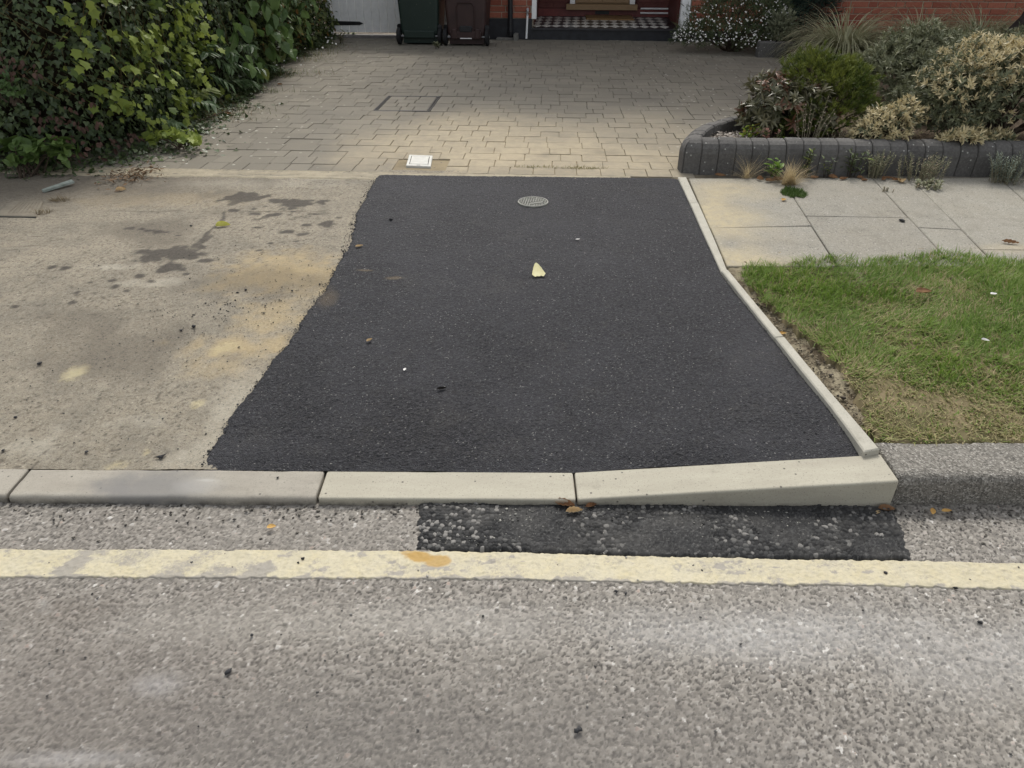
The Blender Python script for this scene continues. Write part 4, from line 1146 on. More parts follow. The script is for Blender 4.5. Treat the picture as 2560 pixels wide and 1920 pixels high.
def wn_at(s):
    t = wp_at(min(s + .05, cum[-1])) - wp_at(max(s - .05, 0)); t /= np.linalg.norm(t)
    return np.array([-t[1], t[0]])                      # into the bed (path runs with the bed on its left)
prof = [(0, -.12), (0, .125), (.008, .155), (.026, .180), (.052, .195), (.08, .20), (.115, .20), (.125, .19), (.125, -.12)]
rwl = random.Random(8)
s = .0
while s < cum[-1] - .11:
    L = .104 + rwl.uniform(-.003, .003)
    off = rwl.uniform(-.003, .003); zo = rwl.uniform(-.004, .004)
    V = []
    stn = [(s + .0014, .004), (s + .007, 0), (s + L - .007, 0), (s + L - .0014, .004)]
    for ss, e in stn:
        p, n_ = wp_at(ss), wn_at(ss)
        for (t, z) in prof:
            tt = t + off + (e if t < .06 else -e); q = p + n_ * tt
            V.append((q[0], q[1], .128 + z + zo - (e if z > .1 else 0)))
    n = len(prof)
    Fc = [[i * n + k, (i + 1) * n + k, (i + 1) * n + k + 1, i * n + k + 1] for i in range(3) for k in range(n - 1)]
    Fc += [list(range(n)), [3 * n + k for k in range(n)][::-1]]
    mk('block', V, Fc, CHAR, planter, attrs={'tint': [rwl.random()] * len(V)})
    s += L
# mortar behind the joints
V = []
ss_ = np.linspace(.02, cum[-1] - .12, 120)
for q_ in ss_:
    p, n_ = wp_at(q_), wn_at(q_)
    for (t, z) in ((.02, -.1), (.02, .14), (.06, .17), (.105, .17), (.105, -.1)): V.append((*(p + n_ * t), .128 + z))
Fc = [[i * 5 + k, (i + 1) * 5 + k, (i + 1) * 5 + k + 1, i * 5 + k + 1] for i in range(len(ss_) - 1) for k in range(4)]
mk('mortar_core', V, Fc, DIRT, planter)
# soil of the bed
xs = np.arange(.8, 7, .05); ys = np.arange(4.75, 11, .05)
X, Y = np.meshgrid(xs, ys, indexing='ij')
ins = np.array([inpoly(p, BED) for p in np.stack([X, Y], -1).reshape(-1, 2)]).reshape(X.shape)
# keep clear of the wall's outer face
ok = ins & np.array([np.min(np.hypot(wall_path[:, 0] - p[0], wall_path[:, 1] - p[1])) > .075 for p in np.stack([X, Y], -1).reshape(-1, 2)]).reshape(X.shape)
Z = np.where(ok, .25 + (fbm(X * 10, Y * 10, 95, 4) - .5) * .05, .02)
mk('planting_bed', np.stack([X, Y, Z], -1), grid_faces(len(xs), len(ys)), SOIL, kind='structure')
# low back edging near the house
bo = empty('back_edging', tuple(P(1950, 145)), 'short low charcoal block edging behind the daisy bush', 'edging')
a, b = P(1893, 144), P(2010, 143)
dv = (b - a)[:2]; Lb = np.linalg.norm(dv); dv /= Lb; nv_ = np.array([-dv[1], dv[0]])
k = 0; s = 0
while s < 1.4:
    L = .21
    q = [a[:2] + dv * (s + .003), a[:2] + dv * (s + L - .003), a[:2] + dv * (s + L - .003) + nv_ * .1, a[:2] + dv * (s + .003) + nv_ * .1]
    V, Fc = slab(q, .1, .30 + rwl.uniform(-.005, .005), .015); mk('block', V, Fc, CHAR, bo, attrs={'tint': [rwl.random()] * len(V)}); s += L

# ================================================================== LEAVES AND BLADES
def nrm(a): return a / (np.linalg.norm(a, axis=-1, keepdims=True) + 1e-9)
def T_ovate(w=.32, fold=.10, droop=.14):
    V = [(0, 0, 0), (0, .35, -.01), (0, .7, -droop * .5), (0, 1, -droop), (-w * .75, .2, fold * .6), (-w, .45, fold), (-w * .6, .78, fold * .2 - droop * .5), (w * .75, .2, fold * .6), (w, .45, fold), (w * .6, .78, fold * .2 - droop * .5)]
    F = [(0, 1, 4), (1, 5, 4), (1, 2, 5), (2, 6, 5), (2, 3, 6), (0, 7, 1), (1, 7, 8), (1, 8, 2), (2, 8, 9), (2, 9, 3)]
    return np.array(V, float), np.array(F)
def T_lobed(pts, fold=.08, droop=.1):
    V = [(0, .35, 0)] + [(x, y, fold * abs(x) * 1.2 - droop * y * y) for x, y in pts]
    n = len(pts)
    return np.array(V, float), np.array([(0, 1 + k, 1 + (k + 1) % n) for k in range(n)])
MAPLE = T_lobed([(0, 0), (.28, .02), (.50, .14), (.40, .34), (.56, .62), (.30, .66), (.16, .78), (0, 1.0), (-.16, .78), (-.30, .66), (-.56, .62), (-.40, .34), (-.50, .14), (-.28, .02)])
IVY = T_lobed([(0, .05), (.30, -.02), (.48, .22), (.26, .42), (.14, .70), (0, 1.0), (-.14, .70), (-.26, .42), (-.48, .22), (-.30, -.02)])
OVATE = T_ovate()
BROAD = T_ovate(.42, .07, .2)
LANCE = T_ovate(.17, .06, .2)
SLIM = (np.array([(0, 0, 0), (-.13, .45, .03), (0, .5, -.02), (.13, .45, .03), (0, 1, -.08)], float), np.array([(0, 2, 1), (0, 3, 2), (1, 2, 4), (2, 3, 4)]))
NEEDLE = (np.array([(0, 0, 0), (-.055, .5, 0), (.055, .5, 0), (0, 1, 0)], float), np.array([(0, 2, 1), (1, 2, 3)]))

def frames(yd, zd):
    y = nrm(yd); x = nrm(np.cross(y, zd)); z = np.cross(x, y)
    return np.stack([x, y, z], -1)                         # columns x, y, z
def leaf_verts(T, pos, R, sc):
    return (np.einsum('nij,kj->nki', R, T[0]) * sc[:, None, None] + pos[:, None, :])
def leaf_mesh(name, T, mat, parent, pos, R, sc, attrs, kind='stuff'):
    n, k = len(pos), len(T[0])
    if n == 0: return
    V = leaf_verts(T, pos, R, sc).reshape(-1, 3)
    Fc = (T[1][None] + (np.arange(n) * k)[:, None, None]).reshape(-1, 3)
    return mk(name, V, Fc, mat, parent, attrs={a: np.repeat(v, k) for a, v in attrs.items()}, kind=kind)
_variants = {}
def plant_leaves(root, T, mat, pos, yd, zd, sc, tint, tip=None, nobj=0, name='foliage', score=None):
    R = frames(yd, zd); tip = np.zeros(len(pos)) if tip is None else tip
    rest = np.ones(len(pos), bool)
    if nobj:
        uvs = np.array([in_view(p) for p in pos])
        dist = np.linalg.norm(pos - np.array([0, 0, CAMH]), axis=1)
        ok = (uvs[:, 0] > 0) & (uvs[:, 0] < 2560) & (uvs[:, 1] > 0) & (uvs[:, 1] < 1920)
        facing = np.abs(np.einsum('ni,ni->n', R[:, :, 2], nrm(pos - np.array([0, 0, CAMH]))))
        s = np.where(ok, sc / dist * (.3 + facing) * (1 if score is None else score), -1)
        idx = np.argsort(-s)[:nobj]
        base = wl(root)
        for i in idx:
            if s[i] <= 0: continue
            rest[i] = False
            key = (id(T), mat.name, int(tint[i] * 4.99), tip[i] > .5)
            if key not in _variants:
                me = bpy.data.meshes.new('leaf')
                me.from_pydata(T[0].tolist(), [], T[1].tolist())
                for an_, v in (('tint', (key[2] + .5) / 5), ('tip', float(key[3]))):
                    at = me.attributes.new(an_, 'FLOAT', 'POINT'); at.data.foreach_set('value', np.full(len(T[0]), v, np.float32))
                me.materials.append(mat); _variants[key] = me
            o = bpy.data.objects.new('leaf', _variants[key])
            M = Matrix(R[i].tolist()).to_4x4(); M = Matrix.Translation(Vector(pos[i]) - base) @ M @ Matrix.Scale(float(sc[i]), 4)
            o.matrix_basis = M; o.parent = root; COL.objects.link(o)
    leaf_mesh(name, T, mat, root, pos[rest], R[rest], sc[rest], {'tint': tint[rest], 'tip': tip[rest]})
def blades(name, mat, parent, root, az, L, w, lean, curve, segs=3, attrs=None, kind='stuff'):
    n = len(root)
    ux, uy = np.cos(az), np.sin(az)
    side = np.stack([-uy, ux, np.zeros(n)], -1)
    p = root.copy(); V = []
    for k in range(segs + 1):
        t = k / segs; wd = w * (1 - t ** 1.5 * .9)
        V.append(p - side * (wd / 2)[:, None]); V.append(p + side * (wd / 2)[:, None])
        a = lean + curve * (k + .5) / segs
        p = p + np.stack([ux * np.sin(a), uy * np.sin(a), np.cos(a)], -1) * (L / segs)[:, None]
    V = np.stack(V, 1)                                     # n, 2(segs+1), 3
    k = 2 * (segs + 1)
    f = np.array([(2 * i, 2 * i + 1, 2 * i + 3, 2 * i + 2) for i in range(segs)])
    Fc = (f[None] + (np.arange(n) * k)[:, None, None]).reshape(-1, 4)
    return mk(name, V.reshape(-1, 3), Fc, mat, parent, attrs={a: np.repeat(v, k) for a, v in (attrs or {}).items()}, kind=kind)

# ---- lawn
GRASS = leafmat('lawn_grass', (.085, .155, .022), (.215, .32, .055), (.42, .335, .19), .6, .3, .35)
N = 130000
xy = np.stack([RNG.uniform(1.0, 3.3, N), RNG.uniform(1.78, 3.30, N)], 1)
def inpoly_np(p, poly):
    c = np.zeros(len(p), bool); x, y = p.T; n = len(poly)
    for i in range(n):
        x1, y1 = poly[i]; x2, y2 = poly[i - 1]
        with np.errstate(divide='ignore', invalid='ignore'):
            c ^= ((y1 > y) != (y2 > y)) & (x < (x2 - x1) * (y - y1) / (y2 - y1) + x1)
    return c
wob = np.stack([fbm(xy[:, 0] * 18, xy[:, 1] * 18, 101, 3) - .5, fbm(xy[:, 0] * 18, xy[:, 1] * 18, 102, 3) - .5], 1) * .07
k_ = inpoly_np(xy + wob, LW) & (xy[:, 1] > kf(xy[:, 0]) + .172)
xy = xy[k_]
x, y = xy.T
dryf = np.clip(.95 * sm(2.35, 1.85, y + (fbm(x * 3, y * 3, 103, 3) - .5) * .5) + .75 * sm(.45, .02, x - at_y(ER, y) + (fbm(x * 5, y * 5, 104, 3) - .5) * .2) * sm(2.9, 2.2, y) + .45 * sm(.56, .72, fbm(x * 3.2, y * 3.2, 105, 4)), 0, 1)
thin = RNG.random(len(x)) < (1 - .25 * dryf) * (.45 + .55 * sm(.36, .5, fbm(x * 20, y * 20, 106, 2)))
x, y, dryf = x[thin], y[thin], dryf[thin]
n = len(x)
dry = (RNG.random(n) < .10 + .72 * dryf).astype(float) * RNG.uniform(.45, 1, n)
lushn = fbm(x * 4, y * 4, 107, 3)
lodge = fbm(x * 2.5, y * 2.5, 108, 2) * 12
az = np.where(RNG.random(n) < .5, lodge, RNG.uniform(0, 6.283, n)) + RNG.normal(0, .5, n)
L = RNG.uniform(.018, .050, n) * (1.15 - .45 * dryf) * (.7 + .6 * lushn)
lawn = blades('lawn_grass', GRASS, None, np.stack([x, y, g(x, y) - .004], 1), az, L, RNG.uniform(.0020, .0050, n), RNG.uniform(.15, 1.15, n) + .25 * dryf, RNG.uniform(.2, 1.3, n), 2,
              {'tint': np.clip(RNG.normal(.25 + .6 * lushn, .22, n), 0, 1), 'tip': dry})
lawn['label'] = 'patchy verge grass, green behind and dry straw coloured near the kerb'

# ---- shrubs
def shrub(name, lab, cat, base, blobs, nclus, per, T, mat, size, tipf=None, group=None, spread=(.35, 1.25), up=.35, inner=.3, nobj=0, stem=True, seed=1, tintf=None, twig=None):
    r = np.random.default_rng(seed)
    root = empty(name, tuple(base), lab, cat, group)
    B = np.array(blobs, float)
    area = (B[:, 3] * B[:, 4] + B[:, 3] * B[:, 5] + B[:, 4] * B[:, 5]); area = area / area.sum()
    bi = r.choice(len(B), nclus, p=area)
    d = nrm(r.normal(size=(nclus, 3))); d[:, 2] = np.where(d[:, 2] < -.35, -d[:, 2], d[:, 2])
    rad = np.where(r.random(nclus) < inner, r.uniform(.45, .85, nclus), np.where(r.random(nclus) < .12, r.uniform(1.0, 1.24, nclus), r.uniform(.84, 1.06, nclus)))
    lump = .72 + .56 * fbm(d[:, 0] * 3.5 + bi * 7 + 5, d[:, 1] * 3.5 + d[:, 2] * 3, seed, 3)
    c = np.array(base) + B[bi, :3] + d * B[bi, 3:6] * (rad * lump)[:, None]
    keep = np.ones(nclus, bool)
    for k, b in enumerate(B):
        q = (c - np.array(base) - b[:3]) / b[3:6]
        keep &= ~((np.linalg.norm(q, axis=1) < .62) & (bi != k))
    keep &= c[:, 2] > base[2] + .015
    c, d, bi, rad = c[keep], d[keep], bi[keep], rad[keep]
    axis = nrm(d / B[bi, 3:6] * .3 + np.array([0, 0, up]) + r.normal(0, .22, d.shape))
    m_ = len(c)
    pos = np.repeat(c, per, 0); ax = np.repeat(axis, per, 0); n = len(pos)
    rp_ = nrm(r.normal(size=(n, 3))); perp = nrm(np.cross(ax, rp_))
    th = r.uniform(*spread, n)
    yd = ax * np.cos(th)[:, None] + perp * np.sin(th)[:, None]
    zd = ax + r.normal(0, .25, (n, 3))
    sc = size * r.uniform(.65, 1.25, n)
    pos = pos + ax * (r.uniform(-.5, .25, n) * size)[:, None]
    ct = np.clip(r.normal(.5, .25, m_), 0, 1)
    tint = np.clip(np.repeat(ct, per) + r.normal(0, .12, n), 0, 1)
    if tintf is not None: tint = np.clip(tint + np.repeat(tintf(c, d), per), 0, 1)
    tip = None
    if tipf is not None: tip = np.clip(np.repeat(tipf(c, d, rad, r), per) * (r.random(n) < .92) + (r.random(n) < .02), 0, 1)
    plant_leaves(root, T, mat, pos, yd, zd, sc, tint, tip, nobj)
    if stem:
        q = MB()
        for k in r.choice(m_, min(m_, 60 if twig is None else twig), replace=False):
            a = np.array(base) + np.array([r.uniform(-.06, .06), r.uniform(-.06, .06), -.01]); b = c[k]
            md = (a + b) / 2 + np.array([0, 0, .12 * np.linalg.norm(b - a)])
            q.add(*tube([a, md, b], [.007, .005, .0025], 5, False))
        q.build('stems', TWIG, root, kind='stuff')
    return root
TWIG = simple('twig_bark', (.06, .045, .033), .9, .15, .4, 60)
def ground(u, v, dz=.12):
    p = P(u, v, dz); p[2] -= .01; return p
HEATH = leafmat('heather_leaf', (.048, .078, .015), (.18, .205, .036), None, .6, .3, .2)
PIER = leafmat('pieris_leaf', (.065, .072, .036), (.205, .185, .105), (.17, .085, .05), .4, .45, .15)
OLIVE = leafmat('grey_green_leaf', (.12, .135, .075), (.27, .275, .165), (.33, .29, .16), .55, .35, .15)
CREAM = leafmat('variegated_leaf', (.075, .09, .05), (.20, .21, .12), (.57, .49, .29), .5, .35, .2)
DARKC = leafmat('dark_conifer_leaf', (.015, .032, .026), (.04, .065, .045), None, .6, .3, .1)
SAGE = leafmat('sage_leaf', (.13, .15, .09), (.26, .27, .18), None, .7, .2, .15)

b = ground(2048, 335)
shrub('heather_bush', 'bright green fine leaved rounded bush in the planter behind the reddish shrub', 'bush', b,
      [(-.03, .06, .24, .28, .25, .25), (-.11, .08, .38, .18, .17, .13), (.13, .02, .22, .18, .2, .20), (.0, -.10, .14, .29, .2, .16), (.14, .1, .35, .12, .13, .12), (-.2, -.05, .10, .18, .18, .12)],
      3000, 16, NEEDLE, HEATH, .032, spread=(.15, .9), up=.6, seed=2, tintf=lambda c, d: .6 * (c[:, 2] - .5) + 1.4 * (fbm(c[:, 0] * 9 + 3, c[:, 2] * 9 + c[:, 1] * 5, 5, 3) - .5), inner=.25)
b = ground(1955, 338)
shrub('pieris_shrub', 'small shrub with dark red and grey green whorled leaves at the planter corner', 'bush', b,
      [(-.02, .02, .16, .22, .2, .17), (-.15, .0, .11, .15, .15, .13), (.12, .0, .24, .18, .16, .10), (-.05, .08, .27, .14, .13, .10), (.16, -.1, .12, .14, .12, .11)],
      380, 14, T_ovate(.125, .04, .22), PIER, .060, tipf=lambda c, d, rad, r: (r.random(len(c)) < .10 + .35 * (d[:, 2] > .75)) * (rad > .8) * 1.0, spread=(.5, 1.5), seed=3, inner=.3)
b = ground(2262, 255)
shrub('olive_bush', 'large grey green small leaved bush behind the cream bush', 'bush', b,
      [(0, 0, .28, .36, .3, .27), (-.24, -.10, .18, .26, .28, .22), (.30, .0, .26, .34, .3, .26), (.1, -.35, .18, .42, .3, .24), (-.1, -.6, .08, .3, .25, .2)],
      3300, 11, SLIM, OLIVE, .042, spread=(.3, 1.2), seed=4, inner=.25)
b = ground(2420, 205)
shrub('olive_bush', 'wide grey green bush in front of the ornamental grasses by the right edge', 'bush', b,
      [(0, 0, .20, .40, .3, .19), (.45, 0, .22, .38, .3, .21), (-.35, -.1, .17, .3, .3, .17)], 1900, 10, SLIM, OLIVE, .042, spread=(.3, 1.2), seed=5, inner=.25,
      tipf=lambda c, d, rad, r: (r.random(len(c)) < .25) * 1.0)
b = ground(2465, 352)
shrub('variegated_bush', 'large bush of grey green leaves edged with cream tips at the right of the planter', 'bush', b,
      [(0, .05, .28, .40, .32, .28), (.36, .1, .36, .38, .32, .30), (-.30, .02, .24, .24, .28, .24), (.05, .2, .42, .4, .25, .18), (.5, -.05, .2, .3, .25, .2), (-.30, -.06, .12, .16, .15, .12), (-.1, -.2, .05, .13, .10, .07)],
      4600, 10, SLIM, CREAM, .037, spread=(.35, 1.3), seed=6, inner=.3,
      tipf=lambda c, d, rad, r: ((rad > .84) & (r.random(len(c)) < np.clip(.0 + .8 * (d[:, 2] - .15) + 1.5 * (fbm(c[:, 0] * 5, c[:, 1] * 5 + c[:, 2] * 6, 7, 3) - .45) + .55 * (c[:, 0] - b[0] > .25), .04, .97))) * 1.0)
b2 = ground(2200, 366)
shrub('variegated_bush', 'small cream tipped bush beside the bright green bush, just behind the wall', 'bush', b2,
      [(0, 0, .11, .17, .13, .13), (.1, .02, .17, .10, .1, .11), (-.12, -.02, .08, .1, .1, .09)], 620, 10, SLIM, CREAM, .034, spread=(.35, 1.3), seed=7, tipf=lambda c, d, rad, r: ((rad > .8) * (r.random(len(c)) < .85)) * 1.0)
b3 = atz(2405, 352, .315)
b3[1] -= .03
shrub('variegated_sprig', 'cream leafy sprig hanging over the top of the planter wall', 'plant', b3,
      [(0, 0, .02, .15, .07, .05), (-.05, -.04, .01, .09, .05, .06)], 210, 10, SLIM, CREAM, .036, spread=(.4, 1.4), seed=8, up=.1, tipf=lambda c, d, rad, r: (r.random(len(c)) < .93) * 1.0, twig=20)
b = P(1828, 128)
dsy = shrub('daisy_bush', 'wide mounded bush covered in tiny white daisies beside the porch', 'bush', b,
      [(0, .1, .30, .58, .42, .34), (-.42, 0, .16, .32, .3, .18), (.36, .1, .30, .32, .35, .32), (-.1, -.12, .16, .5, .3, .22), (.1, .15, .46, .35, .3, .22), (.25, -.12, .12, .45, .3, .18)],
      3400, 8, NEEDLE, leafmat('daisy_foliage', (.035, .052, .022), (.11, .135, .06), None, .6, .3, .15), .05, spread=(.2, 1.3), seed=9)
r = np.random.default_rng(5)
pts = []
for bl in [(0, .1, .30, .58, .42, .34), (-.42, 0, .16, .32, .3, .18), (.36, .1, .30, .32, .35, .32), (-.1, -.12, .16, .5, .3, .22), (.1, .15, .46, .35, .3, .22), (.25, -.12, .12, .45, .3, .18)]:
    d = nrm(r.normal(size=(330, 3))); d[:, 2] = np.abs(d[:, 2]) - .15; d[:, 1] = -np.abs(d[:, 1])
    pts.append(b + np.array(bl[:3]) + d * np.array(bl[3:6]) * r.uniform(.98, 1.1, (330, 1)))
pts = np.vstack(pts)
for bl in [(0, .1, .30, .58, .42, .34), (-.42, 0, .16, .32, .3, .18), (.36, .1, .30, .32, .35, .32), (-.1, -.12, .16, .5, .3, .22), (.1, .15, .46, .35, .3, .22), (.25, -.12, .12, .45, .3, .18)]:
    pts = pts[np.linalg.norm((pts - b - np.array(bl[:3])) / np.array(bl[3:6]), axis=1) > .93]
DISC = (np.array([(.5 * math.cos(a), .5 + .5 * math.sin(a), .1 * (k % 2)) for k, a in enumerate(np.arange(8) * math.pi / 4)] + [(0, .5, .12)]), np.array([(8, k, (k + 1) % 8) for k in range(8)]))
PETAL = simple('white_petal', (.78, .76, .72), .6, .2, .08, 60)
rr_ = r.normal(size=(len(pts), 3)) * .5
leaf_mesh('flowers', DISC, PETAL, dsy, pts, frames(r.normal(size=(len(pts), 3)), np.array([0, -.5, .8]) + rr_), r.uniform(.014, .024, len(pts)), {'tint': r.random(len(pts))})
b = P(2010, 112)
shrub('dark_conifer', 'dark blue green feathery evergreen against the house wall', 'bush', b, [(0, .2, .35, .36, .3, .42), (.1, .2, .8, .3, .28, .35), (-.25, .1, .28, .22, .25, .26)], 2200, 10, NEEDLE, DARKC, .07, spread=(.2, 1.0), seed=12)
b = P(1940, 138)
shrub('sage_plant', 'pale grey green feathery sprigs beside the daisy bush', 'plant', b, [(0, 0, .24, .14, .12, .20), (.06, 0, .14, .14, .12, .14)], 330, 9, SLIM, SAGE, .06, spread=(.1, .7), up=1.2, seed=13, twig=30)

# ---- ornamental grasses
REED = leafmat('ornamental_grass', (.26, .27, .145), (.50, .49, .32), (.54, .48, .31), .6, .3, .25)
def fountain(lab, base, n, Lr, seed, w=.013, wide=1.0):
    n = int(n * 1.6)
    r = np.random.default_rng(seed)
    root = empty('ornamental_grass', tuple(base), lab, 'ornamental grass', 'ornamental grasses along the house wall')
    a = r.uniform(0, 6.283, n); rad = r.random(n) ** .7 * .16
    pos = np.stack([base[0] + rad * np.cos(a), base[1] + rad * np.sin(a), np.full(n, base[2])], 1)
    blades('foliage', REED, root, pos, a + r.normal(0, .35, n), r.uniform(Lr * .55, Lr, n), np.full(n, w) * r.uniform(.6, 1.2, n), r.uniform(.05, .95, n) * wide, r.uniform(1.3, 2.9, n), 8,
           {'tint': np.clip(r.normal(.5, .28, n), 0, 1), 'tip': (r.random(n) < .12) * 1.0})
    return root
fountain('large arching clump of pale ornamental grass behind the bright green bush', P(2098, 150), 900, 1.02, 3)
fountain('thin upright ornamental grass against the brick wall behind the olive bush', P(2290, 130), 420, .85, 4, wide=.7)
fountain('fine arching ornamental grass in front of the brick wall near the dark trunk', P(2440, 128), 700, .95, 5)
fountain('wispy ornamental grass clump by the brick wall at the far right', P(2590, 135), 400, .9, 6)

# ---- leaning tree at the right edge
tb = P(2500, 165, .12)
tree = empty('tree', tuple(tb), 'dark leaning tree trunk at the right edge of the garden', 'tree')
BARK = simple('dark_bark', (.030, .024, .021), .9, .2, .5, 30, .8)
tp = [tb + np.array(v) for v in ((-.12, 0, -.05), (-.02, 0, .18), (.14, .0, .42), (.26, .05, .8), (.42, .1, 1.5), (.5, .1, 2.4))]
q = MB(); q.add(*tube(tp, [.13, .105, .09, .08, .07, .05], 12)); q.build('trunk', BARK, tree, smooth=True)
rl = random.Random(4)
for k in range(5):
    a = k * 1.26; st_ = tp[4 + k % 2]
    e = st_ + np.array([math.cos(a) * .8, math.sin(a) * .8, .5 + .2 * k % .5])
    q = MB(); q.add(*tube([st_, (st_ + e) / 2 + np.array([0, 0, .1]), e], [.04, .028, .012], 7)); q.build('limb', BARK, tree, smooth=True)
r = np.random.default_rng(8); n = 2600
d = nrm(r.normal(size=(n, 3))) * (r.random((n, 1)) ** .4)
pos = tp[5] + np.array([.1, .1, .4]) + d * np.array([1.1, 1.1, .7])
leaf_mesh('crown', OVATE, leafmat('tree_leaf', (.03, .05, .02), (.08, .11, .04)), tree, pos, frames(r.normal(size=(n, 3)) - np.array([0, 0, .6]), r.normal(size=(n, 3)) + np.array([0, 0, 1])), r.uniform(.05, .1, n), {'tint': r.random(n), 'tip': np.zeros(n)})

# ================================================================== HEDGE ON THE LEFT
hp = [np.array(v, float) for v in ((-7, 4.84), (-5, 4.82), (-3.1, 4.80), (-2.78, 4.88), (-2.66, 5.15), (-2.62, 6), (-2.62, 8), (-2.66, 10), (-2.72, 11.6))]
hpa = rounded(hp); hseg = np.hypot(*np.diff(hpa, axis=0).T); hcum = np.r_[0, np.cumsum(hseg)]
def hsurf(p, z):
    x = np.interp(p, hcum, hpa[:, 0]); y = np.interp(p, hcum, hpa[:, 1])
    x2 = np.interp(p + .05, hcum, hpa[:, 0]); y2 = np.interp(p + .05, hcum, hpa[:, 1]); x1 = np.interp(p - .05, hcum, hpa[:, 0]); y1 = np.interp(p - .05, hcum, hpa[:, 1])
    t = nrm(np.stack([x2 - x1, y2 - y1], -1)); nx, ny = t[:, 1], -t[:, 0]
    bul = .12 * np.sin(np.clip(z / 1.5, 0, 1) * math.pi) + (fbm(p * 1.6, z * 1.6, 201, 3) - .5) * .42 + (fbm(p * 5, z * 5, 205, 2) - .5) * .16 - .10 * sm(.25, 0, z) - .35 * sm(1.7, 2.15, z)
    pos = np.stack([x + nx * bul, y + ny * bul, z + .12], -1)
    return pos, np.stack([nx, ny, np.zeros_like(nx)], -1)
hedge = empty('ivy_hedge', (-2.9, 5.2, .1), 'dark ivy covered hedge along the left side of the drive', 'hedge')
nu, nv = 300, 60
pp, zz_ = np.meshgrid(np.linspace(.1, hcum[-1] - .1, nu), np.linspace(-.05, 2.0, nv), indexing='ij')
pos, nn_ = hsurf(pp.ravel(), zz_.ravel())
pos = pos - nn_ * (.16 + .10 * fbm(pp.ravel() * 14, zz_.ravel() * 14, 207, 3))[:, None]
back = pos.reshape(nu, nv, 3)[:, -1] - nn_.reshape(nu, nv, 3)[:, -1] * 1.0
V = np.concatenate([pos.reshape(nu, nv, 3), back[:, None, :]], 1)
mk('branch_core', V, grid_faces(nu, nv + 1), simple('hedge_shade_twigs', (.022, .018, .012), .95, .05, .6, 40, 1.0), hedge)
IVYM = leafmat('ivy_leaf', (.028, .050, .018), (.10, .135, .05), None, .42, .4, .12)
GOLD = leafmat('golden_vine_leaf', (.13, .185, .034), (.30, .36, .075), (.10, .15, .035), .55, .3, .35)
BROADM = leafmat('broad_leaf', (.055, .105, .030), (.13, .20, .065), (.17, .20, .06), .45, .4, .25)
LAUR = leafmat('laurel_leaf', (.04, .075, .03), (.12, .18, .075), (.27, .31, .13), .5, .3, .2)
COPP = leafmat('copper_leaf', (.060, .034, .026), (.135, .078, .058), None, .6, .25, .2)
OLV = leafmat('olive_twig_leaf', (.045, .070, .02), (.13, .155, .05), (.26, .15, .05), .55, .3, .2)
GOLDZ = [(120, -60), (345, -60), (425, 40), (452, 200), (405, 335), (335, 345), (280, 300), (225, 250), (165, 180), (128, 110)]
BROADZ = [(455, -70), (640, -70), (650, 60), (560, 165), (505, 180), (465, 110)]
LAURZ = [(395, 90), (520, 85), (560, 165), (520, 240), (430, 290), (395, 235)]
def zone(poly): return np.array(poly, float) * 1.15732
def hleaves(n, zfun, seed, zr=(0.02, 2.0), dens=None, pr=None):
    r = np.random.default_rng(seed)
    p = r.uniform(*(pr or (1.2, hcum[-1] - .1)), n); z = r.random(n) ** .95 * (zr[1] - zr[0]) + zr[0]
    pos, nn_ = hsurf(p, z)
    uv = np.array([in_view(q) for q in pos]) + (np.stack([fbm(p * 4, z * 4, seed, 3), fbm(p * 4, z * 4, seed + 1, 3)], 1) - .5) * 110
    k = zfun(uv, p, z, r)
    return pos[k], nn_[k], p[k], z[k], r
def hang(pos, nn_, r, droop=.9, out=(0, .10), rnd=.75):
    n = len(pos)
    side = np.cross(nn_, np.array([0, 0, 1.0]))
    yd = nrm(np.array([0, 0, -droop]) + nn_ * .45 + side * r.normal(0, .55, (n, 1)) + r.normal(0, rnd * .5, (n, 3)))
    zd = nn_ * .9 + np.array([0, 0, .75]) + r.normal(0, rnd, (n, 3))
    return pos + nn_ * r.uniform(out[0], out[1], (n, 1)), yd, zd
# ivy everywhere
pos, nn_, p, z, r = hleaves(47000, lambda uv, p, z, r: r.random(len(p)) < np.where(p < 12, 1, .8), 301)
pos, yd, zd = hang(pos, nn_, r, out=(-.13, .05)); n = len(pos)
plant_leaves(hedge, IVY, IVYM, pos, yd, zd, r.uniform(.018, .050, n) * (.75 + .5 * fbm(p * 2.5, z * 2.5, 19, 3)), np.clip(r.normal(.4, .3, n) + .25 * (fbm(p * 3, z * 3, 8, 3) - .5), 0, 1), nobj=290, score=(np.sum((pos - hsurf(p, z)[0]) * nn_, 1) > -.01) * 1.0)
# golden vine
vine = empty('golden_vine', (-2.7, 4.9, .3), 'yellow green lobed leaf vine sprawling over the near corner of the hedge', 'climbing vine')
pos, nn_, p, z, r = hleaves(26000, lambda uv, p, z, r: inpoly_np(uv, zone(GOLDZ)) & (r.random(len(p)) < np.clip((fbm(p * 6, z * 6, 311, 3) - .34) * 5.0, .02, 1) * .50), 303)
pos, yd, zd = hang(pos, nn_, r, .75, (.0, .16)); n = len(pos)
plant_leaves(vine, MAPLE, GOLD, pos, yd, zd, r.uniform(.032, .070, n), np.clip(r.normal(.5, .25, n), 0, 1), (r.random(n) < .15) * 1.0, nobj=300, score=r.uniform(.7, 1.3, n))
q = MB()
for k in range(26):
    p0 = np.array([r.uniform(4.0, 6.3)]); z0 = np.array([1.6]); pts_ = []
    for t in range(8):
        a_, n_ = hsurf(p0 + t * r.uniform(-.03, .03), z0 - t * .17); pts_.append(a_[0] + n_[0] * r.uniform(0, .06))
    q.add(*tube(pts_, .0025, 4, False))
q.build('stems', simple('vine_stem', (.10, .08, .035), .8, .2), vine, kind='stuff')
